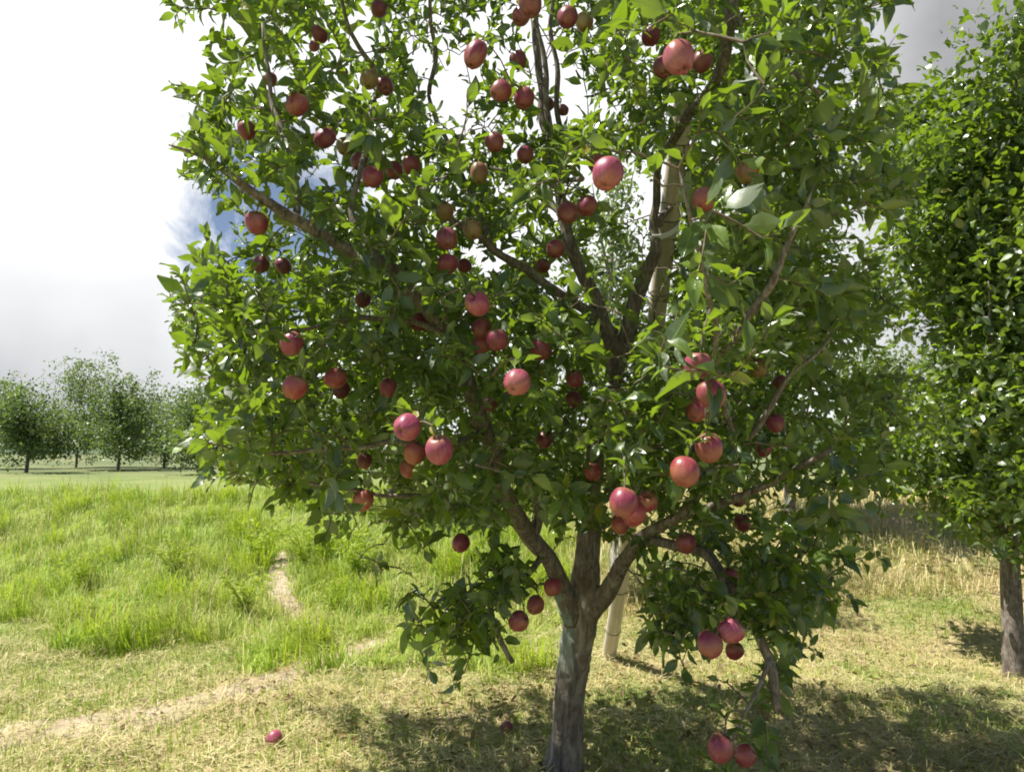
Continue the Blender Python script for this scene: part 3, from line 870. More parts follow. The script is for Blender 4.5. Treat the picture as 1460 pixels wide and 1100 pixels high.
# ------------------------------------------------------------------ apples: pixel x, y, diameter, kind, stretch, label
APPLES = [
    (456, 49, 25, 'plum', 1.0, 'dark plum apple high at the upper left above a small pale one'),
    (448, 66, 16, 'pink', 1.0, 'small pale pink apple tucked under a dark plum one at the upper left'),
    (488, 104, 18, 'russet', 1.0, 'small tan apple below the bare diagonal shoot at the upper left'),
    (526, 114, 27, 'russet', 1.0, 'tan orange apple at the foot of the bare diagonal shoot, top left'),
    (549, 123, 27, 'plum', 1.0, 'shaded brownish apple just right of the tan orange one, top left'),
    (424, 149, 33, 'crimson', 1.05, 'lone dull crimson apple above the left end of the diagonal chain of apples'),
    (386, 114, 20, 'plum', 1.0, 'small purplish apple by a large bright leaf near the left edge'),
    (463, 197, 29, 'crimson', 1.15, 'long crimson apple, topmost of the diagonal chain at the upper left'),
    (491, 209, 25, 'russet', 1.0, 'brownish red apple, second from the top of the diagonal chain at the upper left'),
    (513, 231, 27, 'plum', 1.0, 'dark red apple, third in the diagonal chain at the upper left'),
    (531, 252, 32, 'crimson', 1.0, 'large crimson apple, lowest of the diagonal chain at the upper left'),
    (562, 243, 26, 'crimson', 1.0, 'crimson apple between the lowest of the chain and the one at its right end'),
    (586, 235, 28, 'crimson', 1.0, 'crimson apple at the right end of the diagonal chain'),
    (352, 186, 27, 'crimson', 1.0, 'dark red apple at the left edge, above the apple hanging by the thick limb'),
    (366, 318, 34, 'crimson', 1.0, 'dark red apple just under the far left end of the thick diagonal limb'),
    (372, 377, 25, 'plum', 1.0, 'dark apple by the left edge, left one of a pair beside the blue sky gap'),
    (404, 379, 24, 'plum', 1.0, 'dark apple right one of a pair beside the blue sky gap'),
    (416, 490, 35, 'pink', 1.0, 'bright pink apple at the left, beside a white shining leaf'),
    (420, 552, 37, 'orange', 1.0, 'orange red apple straight below the bright pink one at the left'),
    (478, 539, 32, 'orange', 1.0, 'orange red apple partly covering a darker one, at the left below the bright pink apple'),
    (487, 556, 26, 'plum', 1.0, 'darker apple half hidden behind an orange red one at the left'),
    (554, 553, 28, 'pink', 1.0, 'small pink apple above a yellow green leaf, left of the middle'),
    (598, 459, 28, 'crimson', 1.0, 'shaded crimson apple just under the thick diagonal limb'),
    (518, 427, 24, 'plum', 1.0, 'dim apple hidden in the leaves below the thick diagonal limb'),
    (580, 609, 41, 'pink', 1.0, 'large glossy pink apple, topmost of the cluster left of the middle'),
    (626, 641, 42, 'pink', 1.0, 'large salmon pink apple crossed by a leaf, right one of the cluster left of middle'),
    (591, 645, 34, 'orange', 1.0, 'orange red apple squeezed behind the two large ones of the cluster left of the middle'),
    (584, 668, 29, 'orange', 1.0, 'dark orange apple at the bottom of the cluster left of the middle'),
    (518, 713, 31, 'orange', 1.0, 'lone orange apple hanging lowest at the left, over the bright green bank'),
    (520, 657, 24, 'plum', 1.0, 'dim dark red apple above the lone low orange apple'),
    (657, 774, 27, 'crimson', 1.0, 'dull red apple under the crown over the yellow green weeds, left of the forked trunk'),
    (678, 78, 33, 'crimson', 1.3, 'very long crimson apple against the white sky at the top'),
    (714, 130, 32, 'crimson', 1.0, 'round crimson apple against the white sky, left of two touching'),
    (747, 140, 31, 'crimson', 1.0, 'crimson apple against the upright dark shoot, right of two touching'),
    (739, 86, 27, 'plum', 1.0, 'dusty apple left of the upright double shoot, above the two touching apples'),
    (756, 6, 36, 'plum', 1.0, 'dark apple cut by the top edge on the upright shoot'),
    (743, 23, 28, 'crimson', 1.0, 'dark crimson apple left of and below the topmost one on the upright shoot'),
    (809, 25, 31, 'crimson', 1.0, 'crimson apple near the top edge right of the upright shoots'),
    (833, 32, 28, 'russet', 1.0, 'brown shaded apple touching the crimson one near the top edge'),
    (803, 157, 17, 'plum', 1.0, 'tiny dark apple at the foot of the right upright shoot'),
    (781, 149, 20, 'plum', 1.0, 'small dim apple between the feet of the two upright shoots'),
    (705, 203, 29, 'crimson', 1.0, 'pinkish crimson apple under a big leaf below the white sky gap'),
    (749, 221, 26, 'crimson', 1.0, 'dark red apple showing over the edge of a yellow green leaf, upper middle'),
    (683, 247, 27, 'russet', 1.15, 'long dull brown apple in the shade below the pinkish crimson one'),
    (540, 13, 25, 'plum', 1.0, 'dark apple inside the dense tuft at the top edge'),
    (928, 52, 28, 'crimson', 1.0, 'crimson apple upper left of the largest apple, half behind leaves'),
    (968, 83, 46, 'pink', 1.1, 'largest pink apple at the upper right with a shining side'),
    (1001, 88, 32, 'plum', 1.0, 'dark apple just right of and behind the largest pink apple'),
    (946, 96, 32, 'plum', 1.0, 'dark apple just left of and behind the largest pink apple'),
    (866, 248, 47, 'pink', 1.0, 'large shiny pink apple at the end of a bare curved twig'),
    (851, 233, 28, 'pink', 1.0, 'pale apple peeping out behind the large one on the curved twig'),
    (1005, 284, 37, 'crimson', 1.0, 'crimson apple right of the top of the bamboo pole'),
    (1066, 246, 34, 'russet', 1.0, 'greenish brown apple in the shade near the upper right edge'),
    (810, 303, 32, 'plum', 1.0, 'dark crimson apple on the upper limb, left one of a touching pair'),
    (837, 294, 30, 'crimson', 1.0, 'crimson apple on the upper limb, right one of a touching pair'),
    (637, 341, 33, 'plum', 1.0, 'dark plum apple hanging above another beside a yellow leaf'),
    (638, 376, 31, 'crimson', 1.0, 'crimson apple directly under the dark plum one beside the yellow leaf'),
    (662, 379, 22, 'crimson', 1.0, 'small crimson apple right of the one under the dark plum apple'),
    (634, 302, 28, 'russet', 1.0, 'pale dull apple above the dark plum one beside the yellow leaf'),
    (674, 328, 29, 'russet', 1.0, 'brown apple right of the yellow leaf'),
    (792, 355, 28, 'crimson', 1.0, 'crimson apple just left of the upper limb, below the touching pair'),
    (774, 379, 22, 'plum', 1.0, 'dark apple on the slanting branch, below the one beside the upper limb'),
    (681, 433, 37, 'pink', 1.0, 'bright pink apple in the very middle, alone above the dark red cluster'),
    (687, 468, 30, 'crimson', 1.0, 'shaded apple at the top of the dark red cluster in the middle'),
    (709, 484, 34, 'crimson', 1.0, 'shaded apple at the right of the dark red cluster in the middle'),
    (688, 490, 30, 'crimson', 1.0, 'shaded apple at the bottom left of the dark red cluster in the middle'),
    (771, 497, 30, 'crimson', 1.15, 'long crimson apple right of the dark red cluster'),
    (737, 545, 41, 'pink', 1.0, 'large bright pink apple with a green leaf at its right, centre of the crown'),
    (819, 540, 27, 'crimson', 1.0, 'crimson apple left of the central limb, above a smaller one'),
    (818, 569, 24, 'plum', 1.0, 'small dark apple left of the central limb, under another'),
    (699, 576, 23, 'crimson', 1.0, 'small shaded red apple lower left of the large bright pink one at the centre'),
    (776, 627, 25, 'plum', 1.0, 'dim dark red apple between the trunk and the large cluster left of the middle'),
    (995, 521, 42, 'pink', 0.95, 'pale rosy apple, topmost of the cluster in front of the right branch'),
    (1014, 562, 43, 'crimson', 1.0, 'large crimson apple, second from the top in the right cluster'),
    (994, 584, 35, 'crimson', 1.0, 'crimson apple lower left of the large one in the right cluster'),
    (1081, 525, 27, 'russet', 1.0, 'dull brown apple in the shade right of the pale rosy one'),
    (1112, 545, 22, 'plum', 1.0, 'dark apple at the right edge below the dull brown one'),
    (1105, 603, 27, 'pink', 1.0, 'pink apple at the right edge, upper of two'),
    (1089, 640, 24, 'pink', 1.0, 'small pink apple at the right edge, lower of two'),
    (1011, 638, 41, 'crimson', 1.05, 'large glossy crimson apple below the right cluster'),
    (976, 672, 44, 'orange', 1.0, 'large orange red apple under leaves, lower left of the glossy crimson one'),
    (889, 716, 43, 'crimson', 1.05, 'large crimson apple, front of the cluster right above the fork'),
    (922, 715, 32, 'crimson', 1.0, 'dark crimson apple at the right of the cluster above the fork'),
    (904, 732, 36, 'orange', 1.0, 'orange red apple between the others in the cluster above the fork'),
    (884, 747, 28, 'orange', 1.0, 'small orange apple at the bottom of the cluster above the fork'),
    (845, 672, 27, 'orange', 1.0, 'orange apple with a bright edge above the forked trunk'),
    (978, 774, 30, 'crimson', 1.0, 'small round red apple hanging alone over the dry grass right of the fork'),
    (1058, 745, 25, 'crimson', 1.0, 'small crimson apple in shade right of the lone round one'),
    (1052, 712, 22, 'plum', 1.0, 'dim apple in the shade above a small crimson one at the lower right'),
    (1040, 822, 26, 'pink', 1.0, 'small pink apple on the drooping right branch'),
    (1012, 918, 38, 'crimson', 1.0, 'crimson apple, left one of the low pair over the shaded ground at the lower right'),
    (1042, 898, 38, 'pink', 1.0, 'bright pink apple, right one of the low pair over shaded ground at the lower right'),
    (1047, 927, 27, 'orange', 1.0, 'orange apple in shade underneath the low pair at the lower right'),
    (1027, 1065, 37, 'crimson', 1.1, 'crimson apple hanging lowest of all at the bottom right corner'),
    (1062, 1076, 32, 'orange', 1.0, 'orange shaded apple behind a leaf, right of the lowest hanging one'),
    (739, 885, 31, 'crimson', 1.0, 'dull red apple, lowest of the three left of the trunk fork'),
    (763, 862, 27, 'crimson', 1.0, 'dull red apple, middle one of the three left of the trunk fork'),
    (788, 836, 27, 'orange', 1.0, 'orange apple against the left fork of the trunk'),
]
FALLEN = [(391, 1055, 23, 'pink', 'pinkish fallen apple lying on sunny dry grass at the lower left'),
          (722, 1038, 17, 'crimson', 'dark red fallen apple lying in the shade left of the trunk')]


def apple_mesh(name, seed, stretch):
    nu, nv = 28, 18
    V = []
    for j in range(nv + 1):
        th = math.pi * j / nv
        for i in range(nu):
            ph = 2 * math.pi * i / nu
            r = math.sin(th) ** 0.92
            z = math.cos(th)
            bottom = 0.5 - 0.5 * z
            r *= 1.0 - 0.14 * bottom ** 1.6
            lob = 1 + 0.05 * bottom * math.cos(5 * ph + seed) + 0.018 * math.cos(2 * ph + seed * 2)
            r *= lob
            z -= 0.42 * math.exp(-(r / 0.26) ** 2) * (1 if z > 0 else 0)
            z += 0.26 * math.exp(-(r / 0.24) ** 2) * (1 if z < 0 and j > nv / 2 else 0)
            z += (0.05 * math.cos(5 * ph + seed) * math.exp(-((r - 0.4) / 0.2) ** 2) if j > nv / 2 else 0)
            z += 0.07 * math.cos(ph + seed) * r
            V.append((r * math.cos(ph) * 0.5, r * math.sin(ph) * 0.5, z * 0.5 * 1.03 * stretch))
    ix = np.arange((nv + 1) * nu).reshape(nv + 1, nu)
    i2 = np.roll(ix, -1, axis=1)
    Q = np.stack([ix[:-1], ix[1:], i2[1:], i2[:-1]], -1).reshape(-1, 4)
    return np_mesh(name, V, Q)


AP = 0.078          # apple diameter in metres
mesh_cache = {}


def get_apple_mesh(kind, stretch, var):
    key = (kind, stretch, var)
    if key not in mesh_cache:
        me = apple_mesh('apple', var * 1.7 + stretch, stretch)
        co = np.zeros(len(me.vertices) * 3)
        me.vertices.foreach_get('co', co)
        me.vertices.foreach_set('co', co * AP)
        me.materials.append(AM[kind])
        me.polygons.foreach_set('use_smooth', [True] * len(me.polygons))
        mesh_cache[key] = me
    return mesh_cache[key]


c_, r_ = catmull([(0, 0, 0.010), (0.001, 0, 0.022), (0.004, 0.001, 0.036)], [0.0016, 0.0013, 0.0022], 0.005)
STEM_V = tube_arrays(c_, r_, 6)
STEM_ME = np_mesh('stem', *STEM_V)
STEM_ME.materials.append(M_STEM)
cp = []
for k in range(5):
    a = 2 * math.pi * k / 5
    d = np.array([math.cos(a), math.sin(a), 0])
    c_, r_ = catmull([d * 0.001 + [0, 0, -0.026], d * 0.004 + [0, 0, -0.031], d * 0.009 + [0, 0, -0.0335]], [0.0022, 0.002, 0.0006], 0.003)
    cp.append(tube_arrays(c_, r_, 5))
CAL_ME = np_mesh('calyx', *merge(cp))
CAL_ME.materials.append(M_CALYX)
for me in (STEM_ME, CAL_ME):
    me.polygons.foreach_set('use_smooth', [True] * len(me.polygons))

apple_pos = []


def make_apple(p, size, kind, stretch, label, rot, group, k, holder):
    s = size / AP
    o = bpy.data.objects.new('apple', get_apple_mesh(kind, stretch, k % 3))
    col.objects.link(o)
    o.location = p
    o.rotation_euler = rot
    o.scale = (s, s, s)
    tag(o, label, 'apple', group)
    st = bpy.data.objects.new('stem', STEM_ME)
    col.objects.link(st)
    st.parent = o
    st.location = (0, 0, (stretch - 1) * AP * 0.45)
    ca = bpy.data.objects.new('calyx', CAL_ME)
    col.objects.link(ca)
    ca.parent = o
    ca.location = (0, 0, -(stretch - 1) * AP * 0.45)
    return o


apples_d = []
for k, (px, py, dia, kind, stretch, lb) in enumerate(APPLES):
    size = AP
    d = 0.078 * F / dia
    if d > 3.3:                 # small fruit
        size = AP * 3.3 / d
        d = 3.3
    if d < 1.72:
        size = AP * 1.72 / d
        d = 1.72
    size *= 0.985
    p = at(px, py, d)
    # nudge depth so touching apples do not pass through one another
    for _ in range(30):
        hit = False
        for (q, s2) in apple_pos:
            if np.linalg.norm(q - p) < (size + s2) * 0.49:
                hit = True
        if not hit:
            break
        d += 0.012
        p = at(px, py, d)
    size = dia / F * d * 0.99
    apple_pos.append((p, size))
    rot = (random.gauss(0, 0.42), random.gauss(0, 0.42), random.uniform(0, 6.28))
    o = make_apple(p, size, kind, stretch, lb, rot, 'apples hanging on the tree', k, tree)
    apples_d.append((p, size, stretch, Matrix.LocRotScale(p, o.rotation_euler, o.scale)))
for k, (px, py, dia, kind, lb) in enumerate(FALLEN):
    g = ground_at(px, py + dia * 0.35)
    size = dia / F * (g - C0).dot(CF)
    make_apple(g + np.array([0, 0, size * 0.47]), size, kind, 1.0, lb, (1.3, 0.5 + k, 2.0), 'fallen apples on the ground', k, None)

# ------------------------------------------------------------------ twigs grow from the skeleton to targets
targets = []        # (point, end direction, is_apple, leaf scale)
for (p, size, stretch, mw) in apples_d:
    top = np.array(mw @ Vector((0.004, 0.001, 0.036 + (stretch - 1) * AP * 0.45)))
    targets.append((top, np.array([0, 0, -1.0]), 1))

tries = 0
cnt = 0
NT_ = 3900
CEN = at(850, 450, 3.0)
while cnt < NT_ and tries < 200000:
    tries += 1
    px = rng.uniform(240, 1310)
    py = rng.uniform(-90, 1110)
    dd = dens(px, max(py, 0))
    if rng.random() > min(1, (dd * 1.08) ** 1.6 * (1.3 if (px < 1150 and 380 < py < 700) else 0.8)):
        continue
    near = 1.95
    far = 3.9
    if py > 780:
        near, far = 2.2, 3.0
    if py < 130 and px < 850:
        near, far = 2.5, 3.7
    if px < 500:
        near, far = 2.0, 3.5
    if px > 1130:
        near, far = 2.0, 3.6
        if rng.random() < 0.3:
            continue
    if py > 300 and py < 700:
        far += 0.5
    d = near + (far - near) * rng.beta(1.1, 1.15)
    p = at(px, py, d)
    # keep the sunlit fronts of the apples mostly clear: twigs never pass through a fruit
    ok = True
    for (q, s2) in apple_pos:
        qx, qy, qd = proj(q)
        if d < qd + 0.02 and math.hypot(px - qx, py - qy) < s2 * F / qd * 0.5 + 22:
            ok = False
            break
        if np.linalg.norm(q - p) < s2 * 0.8:
            ok = False
            break
    if not ok:
        continue
    out = unit((p - CEN) * np.array([1, 1, 0.4]))
    lowf = float(sstep(500, 800, py))
    dirn = unit(out * 0.55 + np.array([0, 0, 1.0 - 1.25 * lowf]) + rng.normal(0, 0.35, 3))
    targets.append((p, dirn, 0))
    cnt += 1
# the big near shoots at the upper right of the crown, close to the camera
for (px, py, d, dx, dy) in [(1015, 300, 1.55, -.1, 1), (985, 390, 1.55, -.5, .8), (1050, 400, 1.5, .2, 1), (930, 470, 1.5, -.9, .1), (1085, 250, 1.6, .3, 1),
                            (1090, 120, 1.55, .2, .9), (1060, 60, 1.6, -.1, 1), (985, 110, 1.62, -.4, .3), (905, 40, 1.7, -.2, .8), (960, 20, 1.65, .1, 1), (930, 250, 1.6, -.3, .6),
                            (1035, 180, 1.6, .2, .9), (1110, 330, 1.5, .2, 1), (940, 520, 1.65, -.7, .3), (1060, 520, 1.6, .2, .8), (1100, 460, 1.5, .3, .9), (890, 650, 1.9, -.2, .8),
                            (830, 200, 1.8, -.4, .6), (590, 270, 2.0, -.2, .7), (1000, 160, 1.6, -.2, .9), (1110, 30, 1.5, .1, 1)]:
    targets.append((at(px, py, d), unit(CR * dx + CU * dy - CF * 0.15), 2))

nodes_a = np.array(nodes)
node_ext = [n_ for n_ in nodes]
pts_t = np.array([t[0] for t in targets])
d0 = np.array([np.min(np.linalg.norm(nodes_a - p, axis=1)) for p in pts_t])
order = np.argsort(d0)
BUF = np.zeros((220000, 3))
BUF[:len(nodes_a)] = nodes_a
nb = len(nodes_a)
twig_parts = []
leafP, leafD, leafN, leafL, leafW, leafC, leafF = [], [], [], [], [], [], []
AQ = np.array([a[0] for a in apple_pos])
AS = np.array([a[1] for a in apple_pos])
APX = np.array([proj(q) for q in AQ])
UP = np.array([0, 0, 1.0])


# stretches of old wood that carry no leaves in front of them: (x, y, depth) runs and half width in pixels
BARE = [([(345, 262, 2.18), (420, 312, 2.28), (488, 352, 2.36), (540, 375, 2.43), (580, 410, 2.5), (630, 468, 2.6)], 12),
        ([(800, 290, 3.1), (825, 375, 3.1), (858, 445, 3.12), (882, 500, 3.16), (880, 545, 3.17)], 17),
        ([(884, 500, 3.16), (905, 440, 3.14), (928, 375, 3.12), (941, 320, 3.1), (936, 262, 3.08)], 20),
        ([(960, 292, 3.0), (948, 370, 3.2), (933, 450, 3.4)], 24),
        ([(640, 312, 2.75), (705, 355, 2.85), (770, 400, 2.95), (830, 437, 3.05)], 9),
        ([(1117, 350, 1.95), (1060, 465, 2.1), (1035, 500, 2.2)], 10),
        ([(480, 0, 2.9), (500, 40, 2.9), (537, 100, 3.0)], 10),
        ([(612, 0, 3.2), (619, 60, 3.2), (614, 130, 3.2)], 9),
        ([(762, 30, 3.2), (770, 150, 3.15)], 16), ([(788, 30, 3.25), (794, 150, 3.25)], 9),
        ([(1046, 0, 2.35), (1038, 60, 2.45), (1030, 115, 2.5)], 15),
        ([(700, 640, 2.8), (733, 722, 2.9), (757, 765, 3.0), (790, 815, 3.06)], 17),
        ([(838, 780, 3.18), (836, 860, 3.17)], 22), ([(866, 842, 3.08), (882, 808, 3.0)], 15),
        ([(1000, 788, 2.6), (1042, 838, 2.5)], 13), ([(1092, 930, 2.36), (1110, 1012, 2.3)], 15),
        ([(765, 265, 2.7), (850, 245, 2.3)], 7), ([(478, 458, 2.35), (600, 455, 2.5)], 6),
        ([(978, 165, 3.0), (960, 292, 3.1)], 13),
        ([(888, 255, 6), (920, 300, 6)], 27), ([(835, 398, 6), (856, 412, 6)], 20), ([(655, 90, 6), (645, 160, 6)], 24), ([(700, 170, 6), (650, 185, 6)], 16),
        ([(725, 65, 6), (722, 90, 6)], 10), ([(586, 45, 6), (602, 100, 6)], 13), ([(500, 45, 6), (512, 75, 6)], 11), ([(820, 130, 6), (812, 100, 6)], 12),
        ([(895, 830, 6), (880, 905, 6)], 22), ([(945, 770, 6), (1000, 830, 6)], 15), ([(1105, 700, 6), (1098, 770, 6)], 14), ([(660, 790, 6), (625, 815, 6)], 24), ([(540, 760, 6), (500, 790, 6)], 26),
        ([(885, 790, 3.3), (868, 935, 4.2)], 22), ([(712, 915, 2.8), (728, 942, 2.8)], 9)]
BS = []
for pts_, hw_ in BARE:
    for a_, b_ in zip(pts_[:-1], pts_[1:]):
        BS.append((*a_, *b_, hw_))
BS = np.array(BS, float)


SUNV = np.array(sd)
SP = np.array([at(957, 300, 3.12), at(958, 328, 3.08), at(951, 350, 3.2), at(942, 400, 3.28), at(935, 450, 3.35), at(975, 200, 3.05), at(815, 900, 3.1), at(806, 1000, 3.1)])


def clear_hit(x, y, z):
    ax, ay, az_, bx, by, bz, hw_ = BS.T
    dx, dy = bx - ax, by - ay
    t = np.clip(((x - ax) * dx + (y - ay) * dy) / (dx * dx + dy * dy), 0, 1)
    dd_ = np.hypot(x - ax - t * dx, y - ay - t * dy)
    return bool(np.any((dd_ < hw_) & (z < az_ + t * (bz - az_) + 0.02)))


def add_leaf(p, d, nrm, L, force=False):
    tip = p + unit(d) * L
    mid = p + unit(d) * L * 0.6
    # no leaf through a fruit
    for q in (mid, tip):
        dist = np.linalg.norm(AQ - q, axis=1)
        if np.any(dist < AS * 0.54):
            return
    if not force:
        x, y, z = proj(mid)
        if y > 690 and dens(x, y) < 0.07 and rng.random() < 0.85:
            return
        # keep most leaves from covering a fruit that the sun reaches
        r2 = np.hypot(APX[:, 0] - x, APX[:, 1] - y)
        cover = (r2 < AS * F / APX[:, 2] * 0.5 + 5) & (APX[:, 2] > z)
        if np.any(cover) and rng.random() < 0.66:
            return
        dl = dens(x, y)
        if dl < 0.42 and rng.random() < (0.42 - dl) * 2.2:
            return
        # the sun reaches the pole and the upper fork through an opening in the leaves
        w_ = mid - SP
        al = w_ @ SUNV
        pr = np.linalg.norm(w_ - al[:, None] * SUNV, axis=1)
        if np.any((pr < 0.13) & (al > 0.03)) and rng.random() < 0.86:
            return
        if clear_hit(x, y, z) and rng.random() < (0.95 if (x > 780 and y < 500) else 0.80):
            return
    leafP.append(p); leafD.append(d); leafN.append(nrm); leafL.append(L)
    leafW.append(L * rng.uniform(0.38, 0.55)); leafC.append(rng.uniform(-0.08, 0.55)); leafF.append(rng.uniform(0.0, 0.75))


for oi in order:
    tgt, ed, kind = targets[oi]
    D = BUF[:nb] - tgt
    dist = np.linalg.norm(D, axis=1)
    # prefer to leave from a node that lies below or beside
    cost = dist + 0.25 * np.maximum(0, D @ ed) + (0.0 if kind != 1 else 0.3 * np.maximum(0, -(D[:, 2])) )
    j = int(np.argmin(cost))
    s = BUF[j].copy()
    L = float(np.linalg.norm(tgt - s))
    if L < 0.03:
        s = s - ed * 0.05
        L = float(np.linalg.norm(tgt - s))
    dirst = unit(tgt - s)
    c1 = s + dirst * L * 0.3 + UP * L * 0.12 + rng.normal(0, 0.04, 3) * L
    c2 = tgt - ed * min(0.4 * L, 0.18)
    n = max(4, int(L / 0.035))
    ts = np.linspace(0, 1, n)[:, None]
    c = (1 - ts) ** 3 * s + 3 * ts * (1 - ts) ** 2 * c1 + 3 * ts ** 2 * (1 - ts) * c2 + ts ** 3 * tgt
    r0 = 0.0025 + 0.006 * min(1, L / 0.8)
    rad = np.linspace(r0, 0.0016 if kind != 1 else 0.0022, n)
    twig_parts.append((c, rad, L / proj(c.mean(0))[2]))
    BUF[nb:nb + n - 1] = c[1:]
    nb += n - 1
    # leaves
    cum = np.concatenate([[0], np.cumsum(np.linalg.norm(np.diff(c, axis=0), axis=1))])
    tot = cum[-1]
    if kind == 1:
        span, sp, base = min(tot, 0.16), 0.022, 0.0
    elif kind == 2:
        span, sp, base = min(tot, 0.40), 0.030, 0.0
    else:
        span, sp, base = min(tot, 0.40), 0.0155, 0.0
    ph = rng.uniform(0, 6.28)
    sz = 1.0 if kind != 2 else 1.28
    x = tot
    li = 0
    while x > tot - span:
        q = np.array([np.interp(x, cum, c[:, k]) for k in range(3)])
        q2 = np.array([np.interp(max(0, x - 0.03), cum, c[:, k]) for k in range(3)])
        t = unit(q - q2 + 1e-9) if kind != 1 else unit(rng.normal(0, 1, 3) * 0.6 + UP)
        ph += 2.4
        ref = unit(np.cross(t, np.array([0.3, 0.5, 0.81])))
        ref2 = np.cross(t, ref)
        side = math.cos(ph) * ref + math.sin(ph) * ref2
        young = max(0, 1 - li / 4.0)
        ld = unit(side * (0.95 - 0.4 * young) + t * (0.62 + 0.8 * young) + np.array([0, 0, -0.10]) + rng.normal(0, 0.18, 3))
        nr = unit(UP * 0.7 + t * 0.8 - side * 0.25 + rng.normal(0, 0.38, 3))
        LL = sz * (0.088 * rng.uniform(0.55, 1.30)) * (1 - 0.42 * young)
        add_leaf(q, ld, nr, LL)
        li += 1
        x -= sp * rng.uniform(0.7, 1.3)
    # terminal rosette
    for k in range(3 if kind != 1 else 2):
        a = rng.uniform(0, 6.28)
        t = ed if kind != 1 else UP
        ref = unit(np.cross(t, np.array([0.3, 0.5, 0.81])))
        side = math.cos(a) * ref + math.sin(a) * np.cross(t, ref)
        add_leaf(c[-1] if kind != 1 else c[-2], unit(side * 0.8 + t * 0.7), unit(UP + rng.normal(0, 0.4, 3)), sz * rng.uniform(0.035, 0.06))

print('twigs', len(twig_parts), 'leaves', len(leafP), 'nodes', nb)
order2 = np.argsort([-t[2] for t in twig_parts])
big = set(int(k) for k in order2[:90])
rest = []
for k, (c, rad, _) in enumerate(twig_parts):
    ta = tube_arrays(c - TO, rad, 6 if k in big else 4, cap=False)
    if k in big:
        new_obj('twig', np_mesh('twig', *ta), tree, M_TWIG)
    else:
        rest.append(ta)
tag(new_obj('twigs', np_mesh('twigs', *merge(rest)), tree, M_TWIG), kind='stuff')
crown = new_obj('crown', leaf_mesh('crown', np.array(leafP) - TO, np.array(leafD), np.array(leafN), np.array(leafL), np.array(leafW),
                                   np.array(leafC), np.array(leafF)), tree, M_LEAF)

# litter under the crown: dead leaves and short broken twigs
nl = 1500
lx = rng.normal(0.5, 1.5, nl)
ly = rng.normal(3.9, 1.1, nl)
kk = ly > 2.1
lx, ly = lx[kk], ly[kk]
nl = len(lx)
lp = np.stack([lx, ly, terrain(lx, ly) + rng.uniform(0.012, 0.055, nl)], -1)
la = rng.uniform(0, 6.28, nl)
ld_ = np.stack([np.cos(la), np.sin(la), rng.normal(0, 0.25, nl)], -1)
lit = leaf_mesh('fallen_leaves', lp, ld_, rng.normal(0, 0.35, (nl, 3)) + UP, rng.uniform(0.035, 0.07, nl), rng.uniform(0.02, 0.035, nl), rng.uniform(-0.4, 0.6, nl), rng.uniform(0, 0.9, nl))
M_DEAD = blade_material('dead leaves', [(0, (0.10, 0.055, 0.025)), (0.4, (0.24, 0.15, 0.06)), (0.75, (0.36, 0.27, 0.09)), (1, (0.16, 0.18, 0.04))], (0.3, 0.2, 0.05), 0.15)
tag(new_obj('fallen_leaves', lit, None, M_DEAD), 'brown and yellow dead leaves scattered on the grass under the tree', 'leaf litter', None, 'stuff')

# ------------------------------------------------------------------ bamboo prop pole with its tie
pb = ground_at(868, 936)
dpb = (pb - C0).dot(CF)
ptop = at(981, 140, 3.02)
pole = empty('bamboo_pole', pb)
tag(pole, 'pale weathered bamboo pole leaning behind the trunk and propping the tree', 'pole')
axis = ptop - pb
plen = np.linalg.norm(axis)
pole.rotation_euler = Vector(axis).to_track_quat('Z', 'Y').to_euler()
joints = [0.0]
z = -0.08
nodesz = []
zs = 0.28
while zs < plen:
    nodesz.append(zs)
    zs += 0.36 + 0.03 * math.sin(zs * 7)
prof = []
zz = -0.1
while zz < plen:
    prof.append(zz)
    zz += 0.02
prof = np.array(prof)
rp = 0.050 - 0.004 * prof / plen
for nz_ in nodesz:
    rp = rp + 0.0035 * np.exp(-((prof - nz_) / 0.016) ** 2)
culm = tube_arrays(np.stack([0.012 * np.sin(prof * 1.3), 0.008 * np.sin(prof * 2.0), prof], -1), rp, 24, 0.015)
new_obj('culm', np_mesh('culm', *culm), pole, M_POLE)
for nz_ in nodesz:
    rr = np.interp(nz_, prof, rp)
    th = np.linspace(0, 2 * math.pi, 29)
    ring = np.stack([rr * 1.0 * np.cos(th) + 0.012 * math.sin(nz_ * 1.3), rr * np.sin(th) + 0.008 * math.sin(nz_ * 2.0), np.full(29, nz_)], -1)
    new_obj('joint_ring', np_mesh('joint_ring', *tube_arrays(ring, np.full(29, 0.0035), 6, cap=False)), pole, M_NODE)


def pole_at_py(py):
    best = None
    for f in np.linspace(0, 1, 400):
        q = pb + axis * f
        if proj(q)[1] < py:
            return q
    return q


tp_ = pole_at_py(328)
lim = at(936, 328, 3.1)
axu = unit(axis)
cen = (tp_ + lim) / 2
sidev = unit(np.cross(axu, CF))
half = np.linalg.norm(tp_ - lim) / 2
dirx = unit((lim - tp_) - axu * np.dot(lim - tp_, axu))
diry = np.cross(axu, dirx)
loops = []
for k in range(3):
    th = np.linspace(0, 2 * math.pi, 41)
    wv = half + np.where(np.cos(th) > 0, 0.034, 0.055)
    ring = cen + np.outer(np.cos(th) * wv, dirx) + np.outer(np.sin(th) * 0.053, diry) + np.outer(np.full(41, (k - 1) * 0.009) + 0.004 * np.sin(th), axu)
    loops.append(tube_arrays(ring, np.full(41, 0.0045), 6, cap=False))
tw = new_obj('twine', np_mesh('twine', *merge(loops)), None, M_TWINE)
tag(tw, 'white twine tied round the bamboo pole and the upper limb', 'twine')


